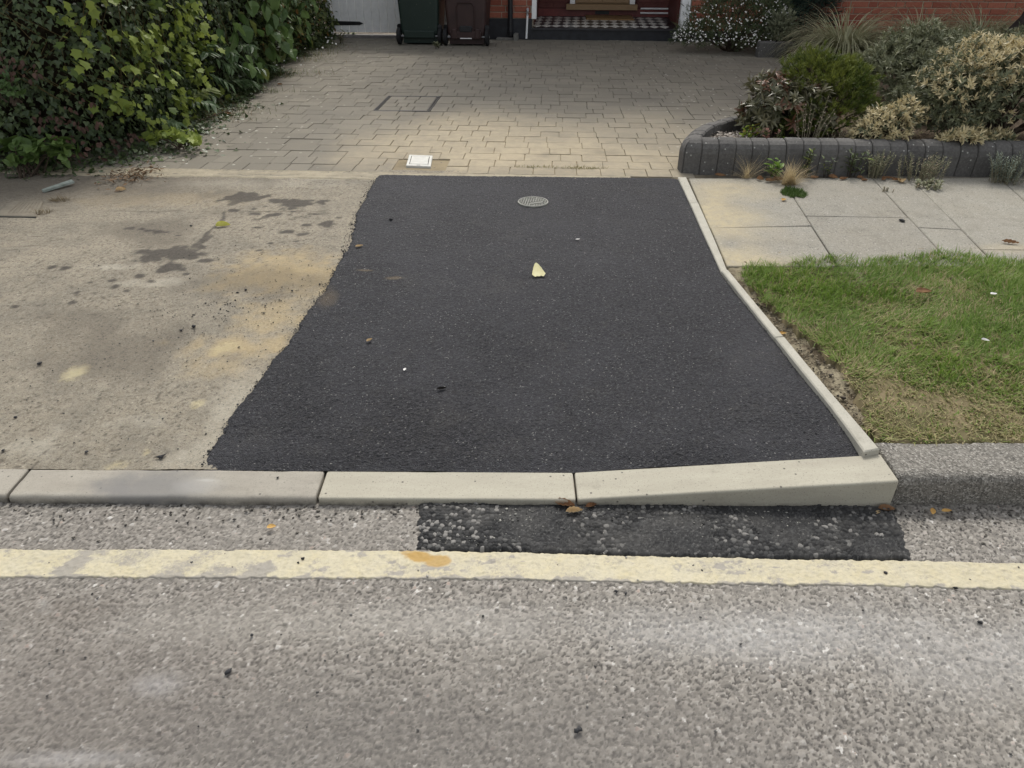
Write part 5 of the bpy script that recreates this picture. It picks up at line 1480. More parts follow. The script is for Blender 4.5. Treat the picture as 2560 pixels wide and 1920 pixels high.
# broad leaved shrub
bro = empty('broadleaf_shrub', (-2.4, 7.3, .3), 'shrub with large rounded mid green leaves hanging out of the hedge', 'bush')
pos, nn_, p, z, r = hleaves(9000, lambda uv, p, z, r: inpoly_np(uv, zone(BROADZ)) & (r.random(len(p)) < np.clip((fbm(p * 4, z * 4, 321, 3) - .3) * 4, .05, 1) * .20), 305)
pos, yd, zd = hang(pos, nn_, r, 1.0, (.0, .2)); n = len(pos)
plant_leaves(bro, BROAD, BROADM, pos, yd, zd, r.uniform(.09, .165, n), np.clip(r.normal(.5, .25, n), 0, 1), (r.random(n) < .12) * 1.0, nobj=160)
# laurel like sprays
lau = empty('laurel_shrub', (-2.4, 6.2, .3), 'shrub with glossy narrow leaves in fans between the vine and the broad leaves', 'bush')
pos, nn_, p, z, r = hleaves(7000, lambda uv, p, z, r: (inpoly_np(uv, zone(LAURZ)) | (r.random(len(p)) < .012)) & (r.random(len(p)) < .085), 307)
per = 9
ax = nrm(nn_ + np.array([0, 0, -.15]) + r.normal(0, .35, nn_.shape)); side = nrm(np.cross(ax, np.array([0, 0, 1.0])))
k = np.tile(np.arange(per), len(pos)); posr = np.repeat(pos, per, 0); axr = np.repeat(ax, per, 0); sr = np.repeat(side, per, 0); n = len(posr)
ang = np.where(k % 2 == 0, 1, -1) * r.uniform(.6, 1.0, n); yd = axr * np.cos(ang)[:, None] + sr * np.sin(ang)[:, None] + np.array([0, 0, -.25])
posr = posr + axr * (k / per * .16)[:, None] + np.repeat(nn_, per, 0) * .04
tl = np.repeat((r.random(len(pos)) < .16) * 1.0, per)
plant_leaves(lau, LANCE, LAUR, posr, yd, np.array([0, 0, 1.0]) + np.repeat(nn_, per, 0) * .6 + r.normal(0, .25, (n, 3)), r.uniform(.09, .145, n), np.clip(r.normal(.5, .3, n), 0, 1), tl, nobj=200)
# copper shrub
cop = empty('copper_shrub', (-2.8, 4.6, .3), 'dark copper red leaved shrub low in the near end of the hedge', 'bush')
def copz(uv, p, z, r):
    a = np.hypot(uv[:, 0] - 165 * 1.157, (uv[:, 1] - 268 * 1.157)) < 68; b_ = np.hypot(uv[:, 0] - 60 * 1.157, (uv[:, 1] - 135 * 1.157)) < 48; c_ = np.hypot(uv[:, 0] - 250 * 1.157, uv[:, 1] - 320 * 1.157) < 40
    return (a | b_ | c_) & (r.random(len(p)) < .75)
pos, nn_, p, z, r = hleaves(30000, copz, 309)
pos, yd, zd = hang(pos, nn_, r, .8, (.06, .20), .8); n = len(pos)
plant_leaves(cop, OVATE, COPP, pos, yd, zd, r.uniform(.022, .045, n), np.clip(r.normal(.45, .3, n), 0, 1), nobj=200)
# far twiggy part of the hedge with small olive leaves
oli = empty('privet_bush', (-2.5, 9.6, .3), 'small leaved olive green shrub at the far end of the hedge by the gate', 'bush')
pos, nn_, p, z, r = hleaves(26000, lambda uv, p, z, r: (uv[:, 0] > 620) & (uv[:, 0] < 900) & (r.random(len(p)) < .32), 311, pr=(7.0, hcum[-1] - .1))
pos, yd, zd = hang(pos, nn_, r, .5, (-.03, .12), .8); n = len(pos)
plant_leaves(oli, OVATE, OLV, pos, yd, zd, r.uniform(.03, .06, n), np.clip(r.normal(.45, .3, n), 0, 1), (r.random(n) < .07) * 1.0)
# pale green broad plant at the foot, bottom left
foot_b = P(75, 440)
fbl = shrub('hydrangea_plant', 'low plant with fresh light green oval leaves at the foot of the hedge end', 'plant', foot_b, [(-.05, .1, .09, .17, .14, .09), (.12, .08, .10, .12, .12, .09)], 34, 6, T_ovate(.36, .08, .2), leafmat('hydrangea_leaf', (.065, .115, .028), (.14, .21, .055), None, .5, .35, .3), .070, spread=(.7, 1.4), up=.9, seed=31, nobj=230, twig=12)
# sprigs of young growth left and near the top
for (u, v, lab, sd_) in ((30, 250, 'light green young shoots at the far left of the hedge', 33), (455, 345, 'small lobed sprig creeping from the hedge foot onto the drive', 34)):
    q_ = P(u, v + (160 if sd_ == 33 else 30)); q_[2] += .42 if sd_ == 33 else .03
    q_[1] = 4.58 if sd_ == 33 else q_[1]; q_[0] = -3.02 if sd_ == 33 else q_[0]
    shrub('seedling', lab, 'plant', q_, [(0, 0, .06, .12, .08, .09)] if sd_ == 33 else [(0, 0, .04, .2, .1, .06)], (12 if sd_ == 33 else 20), 5, OVATE if sd_ == 33 else MAPLE, BROADM if sd_ == 33 else GOLD, .045, spread=(.6, 1.4), up=.8, seed=sd_, nobj=90, twig=10)
# low ivy and dead leaves along the foot
foot_iv = empty('ground_ivy', (-2.4, 4.6, .12), 'low dark ivy and weeds creeping out along the foot of the hedge', 'ground cover plants')
r = np.random.default_rng(41); n = 7000
p = r.uniform(2.6, hcum[-1] - .3, n); pos, nn_ = hsurf(p, np.zeros(n)); out = np.abs(r.normal(0, .13, n)) * (1.5 - 1.0 * (p > 6)) * (.4 + 1.2 * fbm(p * 2.2, p * 0, 43, 3))
pos = pos + nn_ * (out + .08)[:, None]; pos[:, 2] = g(pos[:, 0], pos[:, 1]) + r.uniform(.004, .07, n) * np.exp(-out * 6)
plant_leaves(foot_iv, IVY, IVYM, pos, r.normal(size=(n, 3)) * np.array([1, 1, .35]), np.array([0, 0, 1.0]) + nn_ * .3 + r.normal(0, .35, (n, 3)), r.uniform(.018, .042, n), np.clip(r.normal(.45, .28, n), 0, 1), nobj=0)
n = 5200
p = r.uniform(4.6, hcum[-1] - .3, n); pos, nn_ = hsurf(p, np.zeros(n)); out = np.abs(r.normal(0, .16, n)) * (.25 + 1.5 * sm(.45, .65, fbm(p * 2.0, p * 0, 47, 3)))
pos = pos + nn_ * (out + .12)[:, None]; pos[:, 2] = g(pos[:, 0], pos[:, 1]) - .005
blades('weeds', leafmat('weed_blade', (.05, .075, .022), (.13, .15, .055), (.25, .17, .08), .6, .3, .2), foot_iv, pos, r.uniform(0, 6.28, n), r.uniform(.03, .11, n), np.full(n, .0035), r.uniform(.2, 1.2, n), r.uniform(.2, 1.2, n), 3, {'tint': r.random(n), 'tip': (r.random(n) < .15) * 1.0})
n = 46; p = r.uniform(7.0, 11.0, n); pos, nn_ = hsurf(p, np.zeros(n)); pos = pos + nn_ * (np.abs(r.normal(.12, .14, n)) + .1)[:, None]; pos[:, 2] = g(pos[:, 0], pos[:, 1]) + r.uniform(.02, .10, n)
leaf_mesh('flowers', DISC, PETAL, foot_iv, pos, frames(r.normal(size=(n, 3)), np.array([0, -.5, .8]) + r.normal(size=(n, 3)) * .4), r.uniform(.014, .026, n), {'tint': r.random(n)})

# ================================================================== WEEDS AT THE FOOT OF THE PLANTER WALL
STRAW = leafmat('straw_blade', (.34, .26, .14), (.62, .52, .33), None, .7, .2, .3)
WEEDG = leafmat('weed_leaf', (.06, .085, .035), (.15, .18, .085), (.22, .27, .06), .55, .3, .2)
GREYW = leafmat('grey_weed_leaf', (.13, .145, .08), (.30, .30, .19), (.34, .28, .20), .7, .2, .2)
def tuft(name, lab, base, n, Lr, mat, seed, lean=(.1, .8), curve=(.2, 1.2), w=.003, rad=.03, tipp=0.0, cat='plant', dirx=None):
    r = np.random.default_rng(seed); root = empty(name, tuple(base), lab, cat)
    a = r.uniform(0, 6.283, n) if dirx is None else r.normal(dirx, 1.0, n); q = np.sqrt(r.random(n)) * rad
    pos = np.stack([base[0] + q * np.cos(a * 3.1), base[1] + q * np.sin(a * 3.1) * .7, np.full(n, base[2] - .004)], 1)
    blades('blades', mat, root, pos, a, r.uniform(Lr * .5, Lr, n), np.full(n, w) * r.uniform(.6, 1.2, n), r.uniform(*lean, n), r.uniform(*curve, n), 5, {'tint': r.random(n), 'tip': (r.random(n) < tipp) * 1.0})
    return root
def stemmy(name, lab, base, nst, h, T, mat, size, seed, per=7, spreadx=.05, tipp=.1, cat='plant', rise=.75):
    """upright weed: leafy stems"""
    r = np.random.default_rng(seed); root = empty(name, tuple(base), lab, cat); q = MB(); P_, Y_, Z_ = [], [], []
    for k in range(nst):
        a = r.uniform(0, 6.283); hh_ = h * r.uniform(.6, 1.1); ln = r.uniform(.05, .45)
        b0 = np.array(base) + np.array([math.cos(a), math.sin(a) * .6, 0]) * r.uniform(0, spreadx)
        e = b0 + np.array([math.cos(a) * ln * hh_, math.sin(a) * ln * hh_ * .6, hh_]); md = (b0 + e) / 2 + np.array([0, 0, .12 * hh_])
        q.add(*tube([b0 - np.array([0, 0, .006]), md, e], [.0022, .0018, .0008], 4, False))
        for i in range(per):
            t = .12 + .88 * i / per
            p_ = (1 - t) ** 2 * b0 + 2 * t * (1 - t) * md + t * t * e; th = i * 2.4 + r.uniform(-.4, .4)
            P_.append(p_); Y_.append((math.cos(th) * rise, math.sin(th) * rise, .55 + r.normal(0, .2))); Z_.append((-math.cos(th) * .3, -math.sin(th) * .3, 1))
    q.build('stems', TWIG if size > .03 else DRYST, root, kind='stuff')
    n = len(P_); r2 = np.random.default_rng(seed + 1)
    plant_leaves(root, T, mat, np.array(P_), np.array(Y_), np.array(Z_) + r2.normal(0, .2, (n, 3)), size * r2.uniform(.6, 1.2, n), r2.random(n), (r2.random(n) < tipp) * 1.0, nobj=60 if size > .035 else 0)
    return root
DRYST = simple('dry_stem', (.20, .18, .12), .9, .15, .2, 60)
tuft('dry_grass_tuft', 'small wispy dry grass tuft nearest the black crossing under the planter wall', P(1866, 446), 90, .20, STRAW, 51, (.2, 1.0), (.1, .9), .0026, .03)
tuft('dry_grass_tuft', 'thick pale straw coloured grass tuft with moss at its foot on the footway edge', P(1972, 462), 340, .185, STRAW, 52, (.1, .95), (.1, .9), .003, .045)
n = 1500; r = np.random.default_rng(53); b = P(1982, 484); a = r.uniform(0, 6.28, n); q_ = np.sqrt(r.random(n)) * (.6 + .6 * fbm(np.cos(a) * 2, np.sin(a) * 2, 5, 3))
pos = np.stack([b[0] + q_ * .075 * np.cos(a), b[1] + q_ * .10 * np.sin(a), np.zeros(n)], 1); pos[:, 2] = g(pos[:, 0], pos[:, 1]) + .002
ms = empty('moss_patch', tuple(b), 'small mat of dark green moss in front of the pale straw tuft', 'moss')
blades('moss', leafmat('moss', (.04, .075, .015), (.10, .16, .04), None, .8, .2, .2), ms, pos, r.uniform(0, 6.28, n), r.uniform(.008, .028, n), np.full(n, .0035), r.uniform(0, .9, n), r.uniform(0, 1, n), 2, {'tint': r.random(n), 'tip': np.zeros(n)})
stemmy('green_weed', 'fresh green leafy weed between the two dry grass tufts', P(1928, 446), 6, .13, OVATE, leafmat('fresh_weed_leaf', (.08, .16, .02), (.19, .30, .06), None, .5, .3, .3), .05, 54, 5, .05)
stemmy('leafy_weed', 'upright grey green leafy weed just right of the pale straw tuft', P(2010, 440), 7, .17, LANCE, WEEDG, .042, 55, 8, .05)
stemmy('leafy_weed', 'sparse thin stemmed weed in the middle of the row along the wall', P(2066, 440), 5, .15, LANCE, WEEDG, .034, 56, 7, .04)
stemmy('leafy_weed', 'broad bushy grey green leafy weed left of the feathery ones', P(2125, 440), 10, .16, LANCE, WEEDG, .042, 57, 8, .09)
stemmy('feathery_weed', 'dense upright tuft of feathery grey green weed against the wall', P(2186, 446), 26, .15, SLIM, GREYW, .020, 58, 26, .05, .10)
stemmy('feathery_weed', 'wide straggling feathery weed with dry brown stems leaning right', P(2300, 452), 44, .15, SLIM, GREYW, .019, 59, 24, .14, .25)
stemmy('silver_weed', 'low silvery weed sprawling over the slab joint', P(2318, 472), 16, .05, OVATE, GREYW, .020, 60, 12, .09, .1)
stemmy('lavender_plant', 'silver grey bushy plant at the far right foot of the wall', P(2515, 458), 60, .17, SLIM, leafmat('lavender_leaf', (.13, .16, .125), (.28, .32, .25), None, .7, .2, .15), .022, 61, 26, .10, 0)
stemmy('joint_weed', 'thin dry weed straggling along a slab joint', P(2215, 480), 8, .035, SLIM, GREYW, .012, 62, 8, .06, .6)
for k, (u, v) in enumerate(((150, 500), (108, 532))):
    tuft('dry_grass_tuft', ('brown dry grass tuft growing in the joint above the utility cover', 'small brown tuft right beside the utility cover')[k], P(u, v), 90, .05, leafmat('brown_blade%s' % ('', '_b')[k], (.09, .07, .035), (.20, .15, .085), None, .8, .2, .2), 63 + k, (.3, 1.3), (.1, .6), .0026, .05)
# plants in the front of the bed
stemmy('succulent_plant', 'low yellow green plant at the inner corner of the planter', ground(1872, 350), 8, .11, OVATE, leafmat('lime_leaf', (.14, .24, .025), (.34, .44, .07), (.45, .35, .06), .5, .3, .3), .038, 65, 6, .06, .25)
stemmy('pink_flower_plant', 'small plant with pinkish flower heads beside the yellow green one', ground(1932, 356), 7, .12, OVATE, leafmat('pinkish_leaf', (.12, .18, .05), (.28, .28, .12), (.55, .28, .22), .5, .3, .3), .030, 66, 7, .06, .35)
stemmy('lime_weed', 'tiny lime green weed just behind the wall top', ground(1953, 362), 4, .06, OVATE, leafmat('lime_weed_leaf', (.18, .30, .03), (.36, .46, .08), None, .5, .3, .3), .03, 67, 5, .02)
stemmy('seedhead_plant', 'tall dry weed with a fluffy pinkish grey seed head in front of the green bush', ground(2016, 368), 14, .30, SLIM, leafmat('seedhead_leaf', (.12, .12, .07), (.27, .24, .17), (.48, .38, .33), .8, .2, .2), .020, 68, 12, .07, .5)
stemmy('dry_weed', 'thin dry weed stalks leaning over the wall beside the small cream bush', ground(2086, 370), 9, .15, SLIM, GREYW, .016, 69, 9, .06, .5)
r = np.random.default_rng(70); n = 420; b = ground(1822, 346, .125)
pos = np.stack([b[0] + r.normal(0, .085, n), b[1] + r.normal(0, .05, n), np.full(n, b[2] + .016)], 1) + np.stack([np.zeros(n), np.zeros(n), r.uniform(0, .022, n)], 1)
leaf_mesh('bark_mulch', SLIM, leafmat('pale_mulch', (.20, .17, .14), (.58, .53, .47), None, .8, .2, 0), None, pos, frames(r.normal(size=(n, 3)) * np.array([1, 1, .2]), np.array([0, 0, 1.0]) + r.normal(0, .4, (n, 3))), r.uniform(.02, .05, n), {'tint': r.random(n), 'tip': np.zeros(n)})
# moss along the front joint of the drive
n = 420; r = np.random.default_rng(71)
u = np.r_[r.uniform(1795, 1900, n) - 0, ] * 0 + r.uniform(0, 1, n); s_ = np.where(u < .5, r.normal(2.50, .10, n), r.normal(2.78, .07, n))
pos = np.stack([A2[0] + e1[0] * s_ + e2[0] * .16, A2[1] + e1[1] * s_ + e2[1] * (.165 + 0 * s_), np.zeros(n)], 1) + np.stack([r.normal(0, .02, n), r.normal(0, .016, n), np.zeros(n)], 1)
pos[:, 2] = g(pos[:, 0], pos[:, 1]) - .002
ms = empty('moss_strip', tuple(pos.mean(0)), 'sparse strip of yellowish moss in a joint of the drive near the planter corner', 'moss')
blades('moss', leafmat('yellow_moss', (.15, .14, .05), (.28, .25, .10), None, .8, .2, .2), ms, pos, r.uniform(0, 6.28, n), r.uniform(.006, .022, n), np.full(n, .003), r.uniform(0, .9, n), r.uniform(0, 1, n), 2, {'tint': r.random(n), 'tip': np.zeros(n)})
# seedlings on the drive by the gate and bins
stemmy('drive_weed', 'small pale weed in front of the two bins', P(1095, 122), 6, .08, OVATE, GREYW, .05, 72, 5, .05, .1)
stemmy('drive_weed', 'small green weed at the foot of the white gate', P(882, 92), 6, .10, OVATE, WEEDG, .05, 73, 5, .05, .1)
stemmy('drive_weed', 'spiky pale weed on the drive near the hedge by the gate', P(852, 108), 8, .14, LANCE, GREYW, .06, 74, 5, .05, .1)

# ================================================================== FALLEN LEAVES AND LITTER
def leafcol(name, a, b): 
    m = Mat(name, .8, .12); t = m.noise(45, 5, .65)
    m.col(m.mix(m.mr(t, .3, .7), a, b)); m.translucent(m.mix(t, a, b), .15); return m.m
FL = {'pale': leafcol('pale_yellow_leaf', (.62, .57, .30), (.72, .69, .44)), 'lime': leafcol('lime_yellow_leaf', (.42, .42, .08), (.60, .58, .18)), 'tan': leafcol('tan_leaf', (.42, .30, .15), (.60, .46, .28)),
      'brown': leafcol('brown_leaf', (.16, .085, .045), (.34, .20, .11)), 'dark': leafcol('dark_leaf', (.012, .011, .010), (.035, .03, .026)), 'orange': leafcol('orange_leaf', (.46, .26, .08), (.62, .42, .16)), 'white': leafcol('white_petal_litter', (.72, .70, .66), (.82, .80, .78))}
def litter(lab, p, L, w, rot, col, curl=.5, bend=.3, roll=0.0, kite=False, pitch=0.0, name='fallen_leaf', cat='fallen leaf', group=None, seed=0, ribs=0.0):
    nu, nv = 13, 9; r = random.Random(seed + int(L * 1e4)); V = []
    for i in range(nu):
        t = i / (nu - 1); ww = w * (math.sin(math.pi * t ** .8) ** .75 + .02)
        if kite: ww = w * ((1 - t) ** .75 * .9 + .1) * min(1, .55 + 3 * t)
        for j in range(nv):
            s_ = (j / (nv - 1) - .5) * 2
            x = (t - .5) * L - (kite and .10 * L * abs(s_) * (1 - t) * math.cos(s_ * 7)); y = s_ * ww / 2; z = curl * ww * .5 * s_ * s_ + bend * L * (t - .5) ** 2 + ribs * L * .04 * math.sin(t * 26 + s_ * 1.5) + r.uniform(-.02, .02) * w * abs(s_) + pitch * t * L
            y *= 1 - .3 * curl * s_ * s_
            c_, s2 = math.cos(roll), math.sin(roll); y, z = y * c_ - z * s2, y * s2 + z * c_
            V.append((x * math.cos(rot) - y * math.sin(rot), x * math.sin(rot) + y * math.cos(rot), z))
    V = np.array(V); V[:, 2] -= V[:, 2].min(); V += np.array(p) + np.array([0, 0, .0015])
    o = mk(name, V, grid_faces(nu, nv), FL[col], loc=tuple(p), smooth=True); tag(o, lab, cat, group)
    return o
UPC = .007
def PA(x, y): p = PD(x, y); p[2] += .010; return p
litter('pale yellow folded leaf standing out in the middle of the black crossing', PA(1161, 594),   .08, .072, 1.72, 'pale', .12, .1, .0, kite=True, pitch=.38, seed=1)
litter('rolled lime yellow leaf on the stained left apron beside the wet trail', PD(482, 489), .075, .035, .25, 'lime', 1.4, .2, seed=2)
litter('small pale leaf on the black crossing near its left edge', PA(777, 537), .040, .022, .5, 'tan', .6, .3, seed=3)
litter('tiny cream curled leaf on the left part of the black crossing', PA(799, 741), .030, .016, .9, 'tan', .8, .4, seed=4)
litter('white petal on the black crossing below the round cover', PA(1248, 522), .026, .012, .4, 'white', .5, .3, name='petal', cat='petal', seed=5)
litter('white petal on the lower left of the black crossing', PA(875, 804), .020, .012, 1.4, 'white', .5, .3, name='petal', cat='petal', seed=6)
litter('small dark curled leaf on the lower half of the black crossing', PA(955, 846), .036, .014, .3, 'dark', .9, .5, seed=7)
def PG(x, y): p = PR(x * 1.15732, y * 1.15732); p[2] = .009; return p
litter('largest brown ribbed curled leaf against the kerb at the joint of the new stones', PG(1219, 1096), .062, .030, -.25, 'brown', 1.0, .3, .3, seed=8, ribs=1.0)
litter('tan ribbed curled leaf on the gutter patch just below the largest brown leaf', PG(1240, 1111), .050, .024, .12, 'tan', 1.0, .2, .2, seed=9, ribs=1.0)
litter('small brown crumpled leaf in the gutter right of the kerb joint', PG(1276, 1099), .036, .018, .3, 'brown', 1.1, .3, .3, seed=10, ribs=.8)
litter('small orange leaf on the grey gutter left of the black patch', PG(588, 1144), .026, .020, .2, 'orange', .4, .2, seed=11)
litter('brown crumpled leaf at the end of the sloping kerb stone', PG(1912, 1106), .048, .026, -.1, 'brown', .9, .4, .2, seed=12)
litter('small pale leaf bit just below the end of the sloping kerb stone', PG(1894, 1113), .022, .012, .6, 'tan', .6, .3, seed=13)
litter('yellowish leaf in the right gutter', PG(2012, 1111), .030, .018, 1.1, 'orange', .6, .3, seed=14)
litter('yellowish leaf further along the right gutter by the frame edge', PG(2042, 1110), .032, .016, .1, 'orange', .6, .3, seed=15)
litter('small orange leaf on the first slab of the footway', PD(1693, 433, .006), .040, .03, .8, 'orange', .6, .4, seed=16)
litter('brown twisted leaf on the right slabs near the lawn', PD(2181, 526, .006), .075, .022, -.35, 'brown', 1.3, .3, .3, seed=17, ribs=1.0)
litter('pale crumpled leaf below the feathery weeds', PD(1946, 393, .006), .065, .06, 1.2, 'tan', .7, .5, seed=18)
litter('reddish brown leaf lying in the lawn grass', PD(1995, 632, .030), .07, .05, .1, 'brown', .5, .2, seed=19)
litter('scrap of white paper in the right of the lawn', PD(2128, 736, .030), .028, .018, -.5, 'white', .6, .3, name='paper_scrap', cat='litter', seed=20)
litter('scrap of white paper higher up in the lawn', PD(2146, 636, .032), .03, .022, .2, 'white', .4, .3, name='paper_scrap', cat='litter', seed=21)
litter('orange brown leaf in the soil trench beside the edging', PD(1690, 722, -.012), .035, .022, .3, 'orange', .6, .3, seed=22)
litter('pale curled leaf on the apron below the ground ivy', PD(262, 412), .06, .04, .2, 'tan', .9, .5, seed=23)
r = random.Random(77)
WHERE = ('alone nearest the black crossing', 'just right of the pale straw tuft', 'below the sparse thin stemmed weed', 'left of the broad bushy weed', 'first of two below the broad bushy weed', 'lower of two below the broad bushy weed', 'just right of the dense feathery tuft',
         'in front of the gap between the feathery weeds', 'left of the straggling feathery weed', 'left of the fresh green weed', 'lowest one under the fresh green weed', 'between the fresh green weed and the straw tuft')
HWHERE = ('upper one beside the dead twig', 'beyond the far end of the dead twig', 'farthest but one, past the dead twig', 'near the middle of the dead twig', 'near the small lobed sprig', 'closest to the apron', 'just right of the dead twig', 'outermost one right of the dead twig', 'farthest one, towards the gate')
RWHERE = ('left of a pair near the middle of the yellow line', 'right of a pair near the middle of the yellow line', 'lying on the yellow line left of the orange stain', 'small one on the yellow line near the left', 'on the right, just below the yellow line', 'on the far right, well below the yellow line', 'largest one near the bottom edge', 'flat one on the left half of the road', 'alone in the left half below the yellow line', 'on the yellow line towards the right', 'tiny one at the far right below the yellow line')
for k, (u, v) in enumerate(((1800, 441), (2035, 446), (2082, 446), (2108, 449), (2150, 446), (2160, 452), (2208, 450), (2222, 447), (2240, 452), (1900, 450), (1925, 454), (1945, 452))):
    litter('brown dead leaf under the planter wall, ' + WHERE[k], P(u, v, .006), r.uniform(.04, .075), r.uniform(.02, .035), r.uniform(-.6, .6), 'brown', r.uniform(.7, 1.3), .4, r.uniform(0, .4), group='dead leaves under the planter wall', seed=80 + k, ribs=.6)
r2 = random.Random(78)
for k, (u, v) in enumerate(((515, 282), (560, 262), (585, 250), (540, 290), (470, 320), (430, 345), (555, 283), (572, 285), (700, 212))):
    litter('dry leaf by the foot of the hedge, ' + HWHERE[k], P(u, v, .006), r2.uniform(.05, .09), r2.uniform(.025, .045), r2.uniform(-1, 1), r2.choice(('brown', 'tan')), r2.uniform(.5, 1.2), .3, r2.uniform(0, .4), group='dry leaves along the hedge', seed=120 + k)
q0, q1 = P(500, 302, .012), P(598, 268, .012)
q = MB(); q.add(*tube([q0, (q0 + q1) / 2 + np.array([.02, .0, .012]), q1], [.006, .005, .003], 6))
o = q.build('twig', TWIG, loc=tuple(q0)); tag(o, 'dead twig lying on the blocks at the foot of the hedge', 'twig')
# dry brown clippings by the ivy foot
n = 330; r = np.random.default_rng(79); b = P(318, 452)
pos = np.stack([b[0] + r.normal(0, .08, n), b[1] + r.normal(.08, .10, n), np.zeros(n)], 1); pos[:, 2] = g(pos[:, 0], pos[:, 1]) + r.uniform(.002, .03, n)
leaf_mesh('dead_clippings', SLIM, leafmat('dead_clipping', (.075, .05, .03), (.20, .13, .075), None, .8, .2, 0), None, pos, frames(r.normal(size=(n, 3)) * np.array([1, 1, .35]), np.array([0, 0, 1.0]) + r.normal(0, .5, (n, 3))), r.uniform(.015, .05, n), {'tint': r.random(n), 'tip': np.zeros(n)})
# pale strip of trim by the hedge foot
a, b = P(108, 479, .004), P(183, 454, .02)
dv = (b - a)[:2]; dv = dv / np.linalg.norm(dv); nv_ = np.array([-dv[1], dv[0]])
V, Fc = slab([a[:2] - nv_ * .014, b[:2] - nv_ * .014, b[:2] + nv_ * .014, a[:2] + nv_ * .014], [a[2] - .003, b[2] - .006, b[2] - .006, a[2] - .003], [a[2] + .012, b[2] + .008, b[2] + .012, a[2] + .012], .003)
o = mk('trim_strip', V, Fc, simple('weathered_pale_trim', (.24, .27, .24), .7, .3, .3, 30), loc=tuple(a)); tag(o, 'broken strip of pale trim lying at the foot of the hedge', 'trim strip')

# ---- loose stones
OCT = np.array([(1, 0, 0), (-1, 0, 0), (0, 1, 0), (0, -1, 0), (0, 0, 1), (0, 0, -1), (.7, .7, .3), (-.7, .6, .35), (.6, -.75, .3), (-.65, -.7, .25)], float)
OCF = np.array([(0, 6, 4), (6, 2, 4), (2, 7, 4), (7, 1, 4), (1, 9, 4), (9, 3, 4), (3, 8, 4), (8, 0, 4), (6, 0, 5), (2, 6, 5), (7, 2, 5), (1, 7, 5), (9, 1, 5), (3, 9, 5), (8, 3, 5), (0, 8, 5)])
def stones(name, lab, xy, zf, size, mat, seed, flat=.6, kind='stuff'):
    r = np.random.default_rng(seed); n = len(xy)
    V = OCT[None] * (1 + r.normal(0, .22, (n, len(OCT), 1))) * (size[:, None, None] * np.stack([np.ones(n), r.uniform(.6, 1, n), np.full(n, flat)], 1)[:, None, :])
    a = r.uniform(0, 6.28, n); c_, s_ = np.cos(a)[:, None], np.sin(a)[:, None]
    X_ = V[..., 0] * c_ - V[..., 1] * s_; Y_ = V[..., 0] * s_ + V[..., 1] * c_
    V = np.stack([X_ + xy[:, :1], Y_ + xy[:, 1:], V[..., 2] + (zf + size * flat * .55)[:, None]], -1)
    Fc = (OCF[None] + (np.arange(n) * len(OCT))[:, None, None]).reshape(-1, 3)
    o = mk(name, V.reshape(-1, 3), Fc, mat, attrs={'tint': np.repeat(r.random(n), len(OCT))}, kind=kind)
    if lab: o['label'] = lab
    return o
def stonemat(name, lo, hi, p=1.0):
    m = Mat(name, .75, .35); t = m.attr('tint'); m.col(m.mix(m.math('POWER', t, p), lo, hi)); m.bump(m.noise(300, 3), .4, .002); return m.m
BLK = stonemat('loose_asphalt', (.012, .012, .013), (.045, .045, .047))
r = np.random.default_rng(91)
# black crumbs fringing the crossing and scattered over the apron
yy = r.uniform(LE[0][1], LE[-1][1], 800); xx = at_y(LE, yy) - np.abs(r.normal(0, .016, 800)) + .012
n2 = 420; y2 = r.uniform(1.8, 3.6, n2); x2 = at_y(LE, y2) - np.abs(r.normal(0, .55, n2)) - .02
n3 = 260; c3 = P(610, 765); x3 = r.normal(c3[0], .20, n3); y3 = r.normal(c3[1], .14, n3)
xy = np.stack([np.r_[xx, x2, x3], np.r_[yy, y2, y3]], 1); xy = xy[xy[:, 0] < at_y(LE, xy[:, 1]) + .015]
n = len(xy)
stones('asphalt_crumbs', 'loose black asphalt crumbs scattered over the left apron', xy, g(xy[:, 0], xy[:, 1]), r.uniform(.0012, .0036, n) * np.where(r.random(n) < .03, 2.2, 1), BLK, 92)
# surface grit of the crossing
n = 3000; yy = r.uniform(1.76, 4.4, n); xl_ = at_y(LE, yy); xr2 = at_y(EL, yy); xy = np.stack([xl_ + (xr2 - xl_) * r.random(n), yy], 1)
stones('crossing_grit', 'fine grit standing proud on the new black crossing', xy, g(xy[:, 0], xy[:, 1]) + .0055, r.uniform(.0016, .0036, n), stonemat('crossing_grit', (.012, .012, .013), (.13, .13, .13), 4.0), 93, .5)
# gutter chips
n = 640; xx = np.r_[r.normal(-.12, .10, 200), r.uniform(-.2, 1.2, 440)]; yy = np.r_[kf(xx[:200]) - .02 - r.random(200) * .18, kf(xx[200:]) - np.abs(r.normal(0, .06, 440)) - .005]
kk = (yy > np.interp(xx, pb[:, 0], pb[:, 1]) + .012) & (xx > -.24); xx, yy = xx[kk], yy[kk]; n = len(xx)
stones('gutter_chippings', 'pale loose chippings on the black gutter patch', np.stack([xx, yy], 1), np.full(n, .0075), r.uniform(.0014, .0046, n), stonemat('pale_chippings', (.04, .039, .037), (.36, .35, .31), 2.2), 94, .35)
n = 480; xx = r.uniform(-1.6, 1.9, n); yy = kf(xx) - np.abs(r.normal(0, .05, n)) - .006
stones('kerb_grit', 'dark grit gathered along the foot of the kerb', np.stack([xx, yy], 1), np.full(n, .001), r.uniform(.0015, .0055, n), stonemat('dark_grit', (.02, .018, .016), (.16, .145, .12)), 95, .6)
n = 260; xx = r.uniform(-1.7, 1.8, n); yy = r.uniform(.75, 1.5, n)
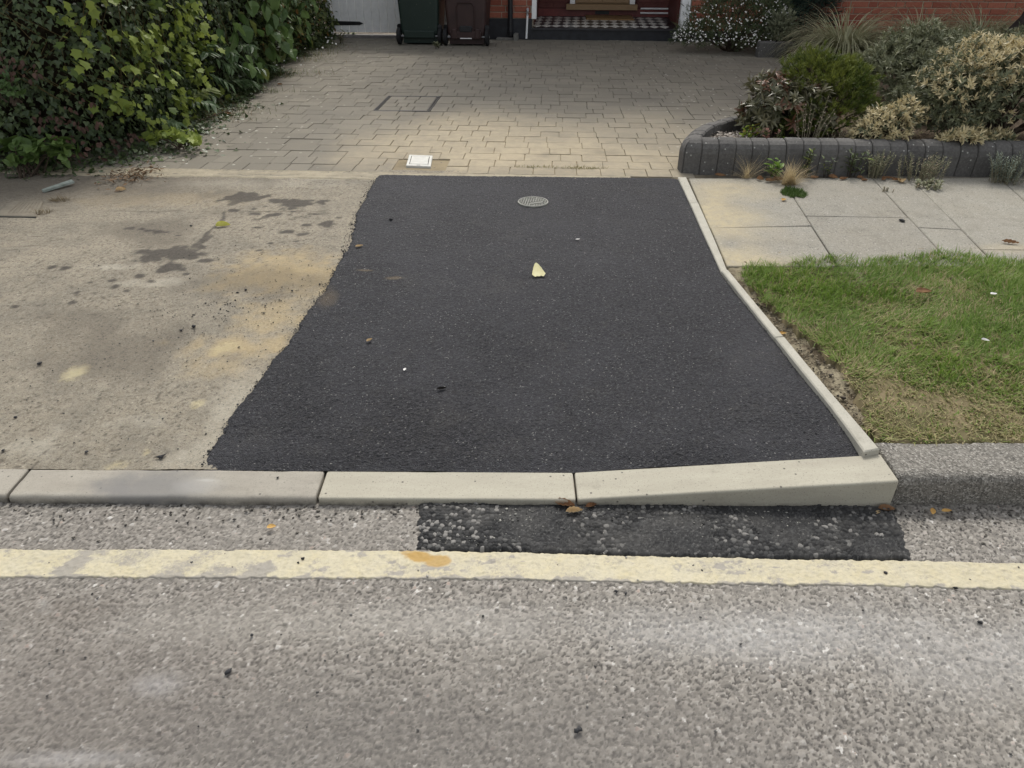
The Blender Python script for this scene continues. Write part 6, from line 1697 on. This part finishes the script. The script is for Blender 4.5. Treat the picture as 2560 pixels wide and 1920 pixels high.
stones('road_grit', 'loose grit lying on the road', np.stack([xx, yy], 1), np.full(n, .003), r.uniform(.0015, .0042, n), stonemat('road_grit', (.02, .02, .02), (.42, .40, .36), 1.5), 96, .6)
# soil clods and spilt sand in the trench
n = 2600; t = r.random(n); yy = 1.83 + t * 1.15; xx = at_y(ER, yy) + np.abs(r.normal(.05, .05, n)) + .004
kk = RNG.random(n) < .45; xx, yy = xx[kk], yy[kk]; n = len(xx)
stones('soil_clods', 'crumbled soil and spilt sand between the edging and the lawn', np.stack([xx, yy], 1), g(xx, yy) - .026, r.uniform(.0012, .0050, n) * np.where(r.random(n) < .06, 2.2, 1), stonemat('soil_clods', (.04, .03, .022), (.36, .31, .21), 1.6), 97, .7)
# single lumps
LUMP = []
def lump(lab, p, size, mat, flat=.6, seed=1, name='asphalt_lump', cat='lump'):
    o = stones(name, lab, np.array([[p[0], p[1]]]), np.array([p[2]]), np.array([size]), mat, seed, flat, None); o['category'] = cat; return o
lump('largest black asphalt lump on the apron just above the left kerb', PD(348, 989), .014, BLK, .5, 3)
lump('black asphalt crumb alone on the far left of the apron', PD(86, 786), .010, BLK, .7, 4)
lump('black asphalt crumb on the apron left of the sandy stain', PD(418, 707), .010, BLK, .7, 5)
lump('black crumb on the upper left of the new crossing', PA(845, 479), .010, BLK, .7, 6)
lump('dark stone on the middle slab of the footway', PD(1948, 478, .005), .022, stonemat('dark_stone', (.03, .03, .03), (.05, .05, .05)), .45, 7, 'stone', 'stone')
lump('dark stone on the left kerb stone under the crossing corner', atz(600 * 1.157, 1033 * 1.157, .029), .006, BLK, .7, 8, 'stone', 'stone')
for k, (x_, y_, s_) in enumerate(((1330, 1280, .0055), (1352, 1285, .0055), (655, 1210, .006), (645, 1218, .004), (2062, 1273, .006), (2115, 1347, .006), (1248, 1582, .010), (495, 1455, .009), (545, 1375, .006), (1912, 1240, .006), (2205, 1300, .004))):
    lump('black stone on the road, ' + RWHERE[k], PG(x_, y_) - np.array([0, 0, .006]), s_, BLK, .7, 20 + k, 'stone', 'stone')['group'] = 'loose black stones on the road'
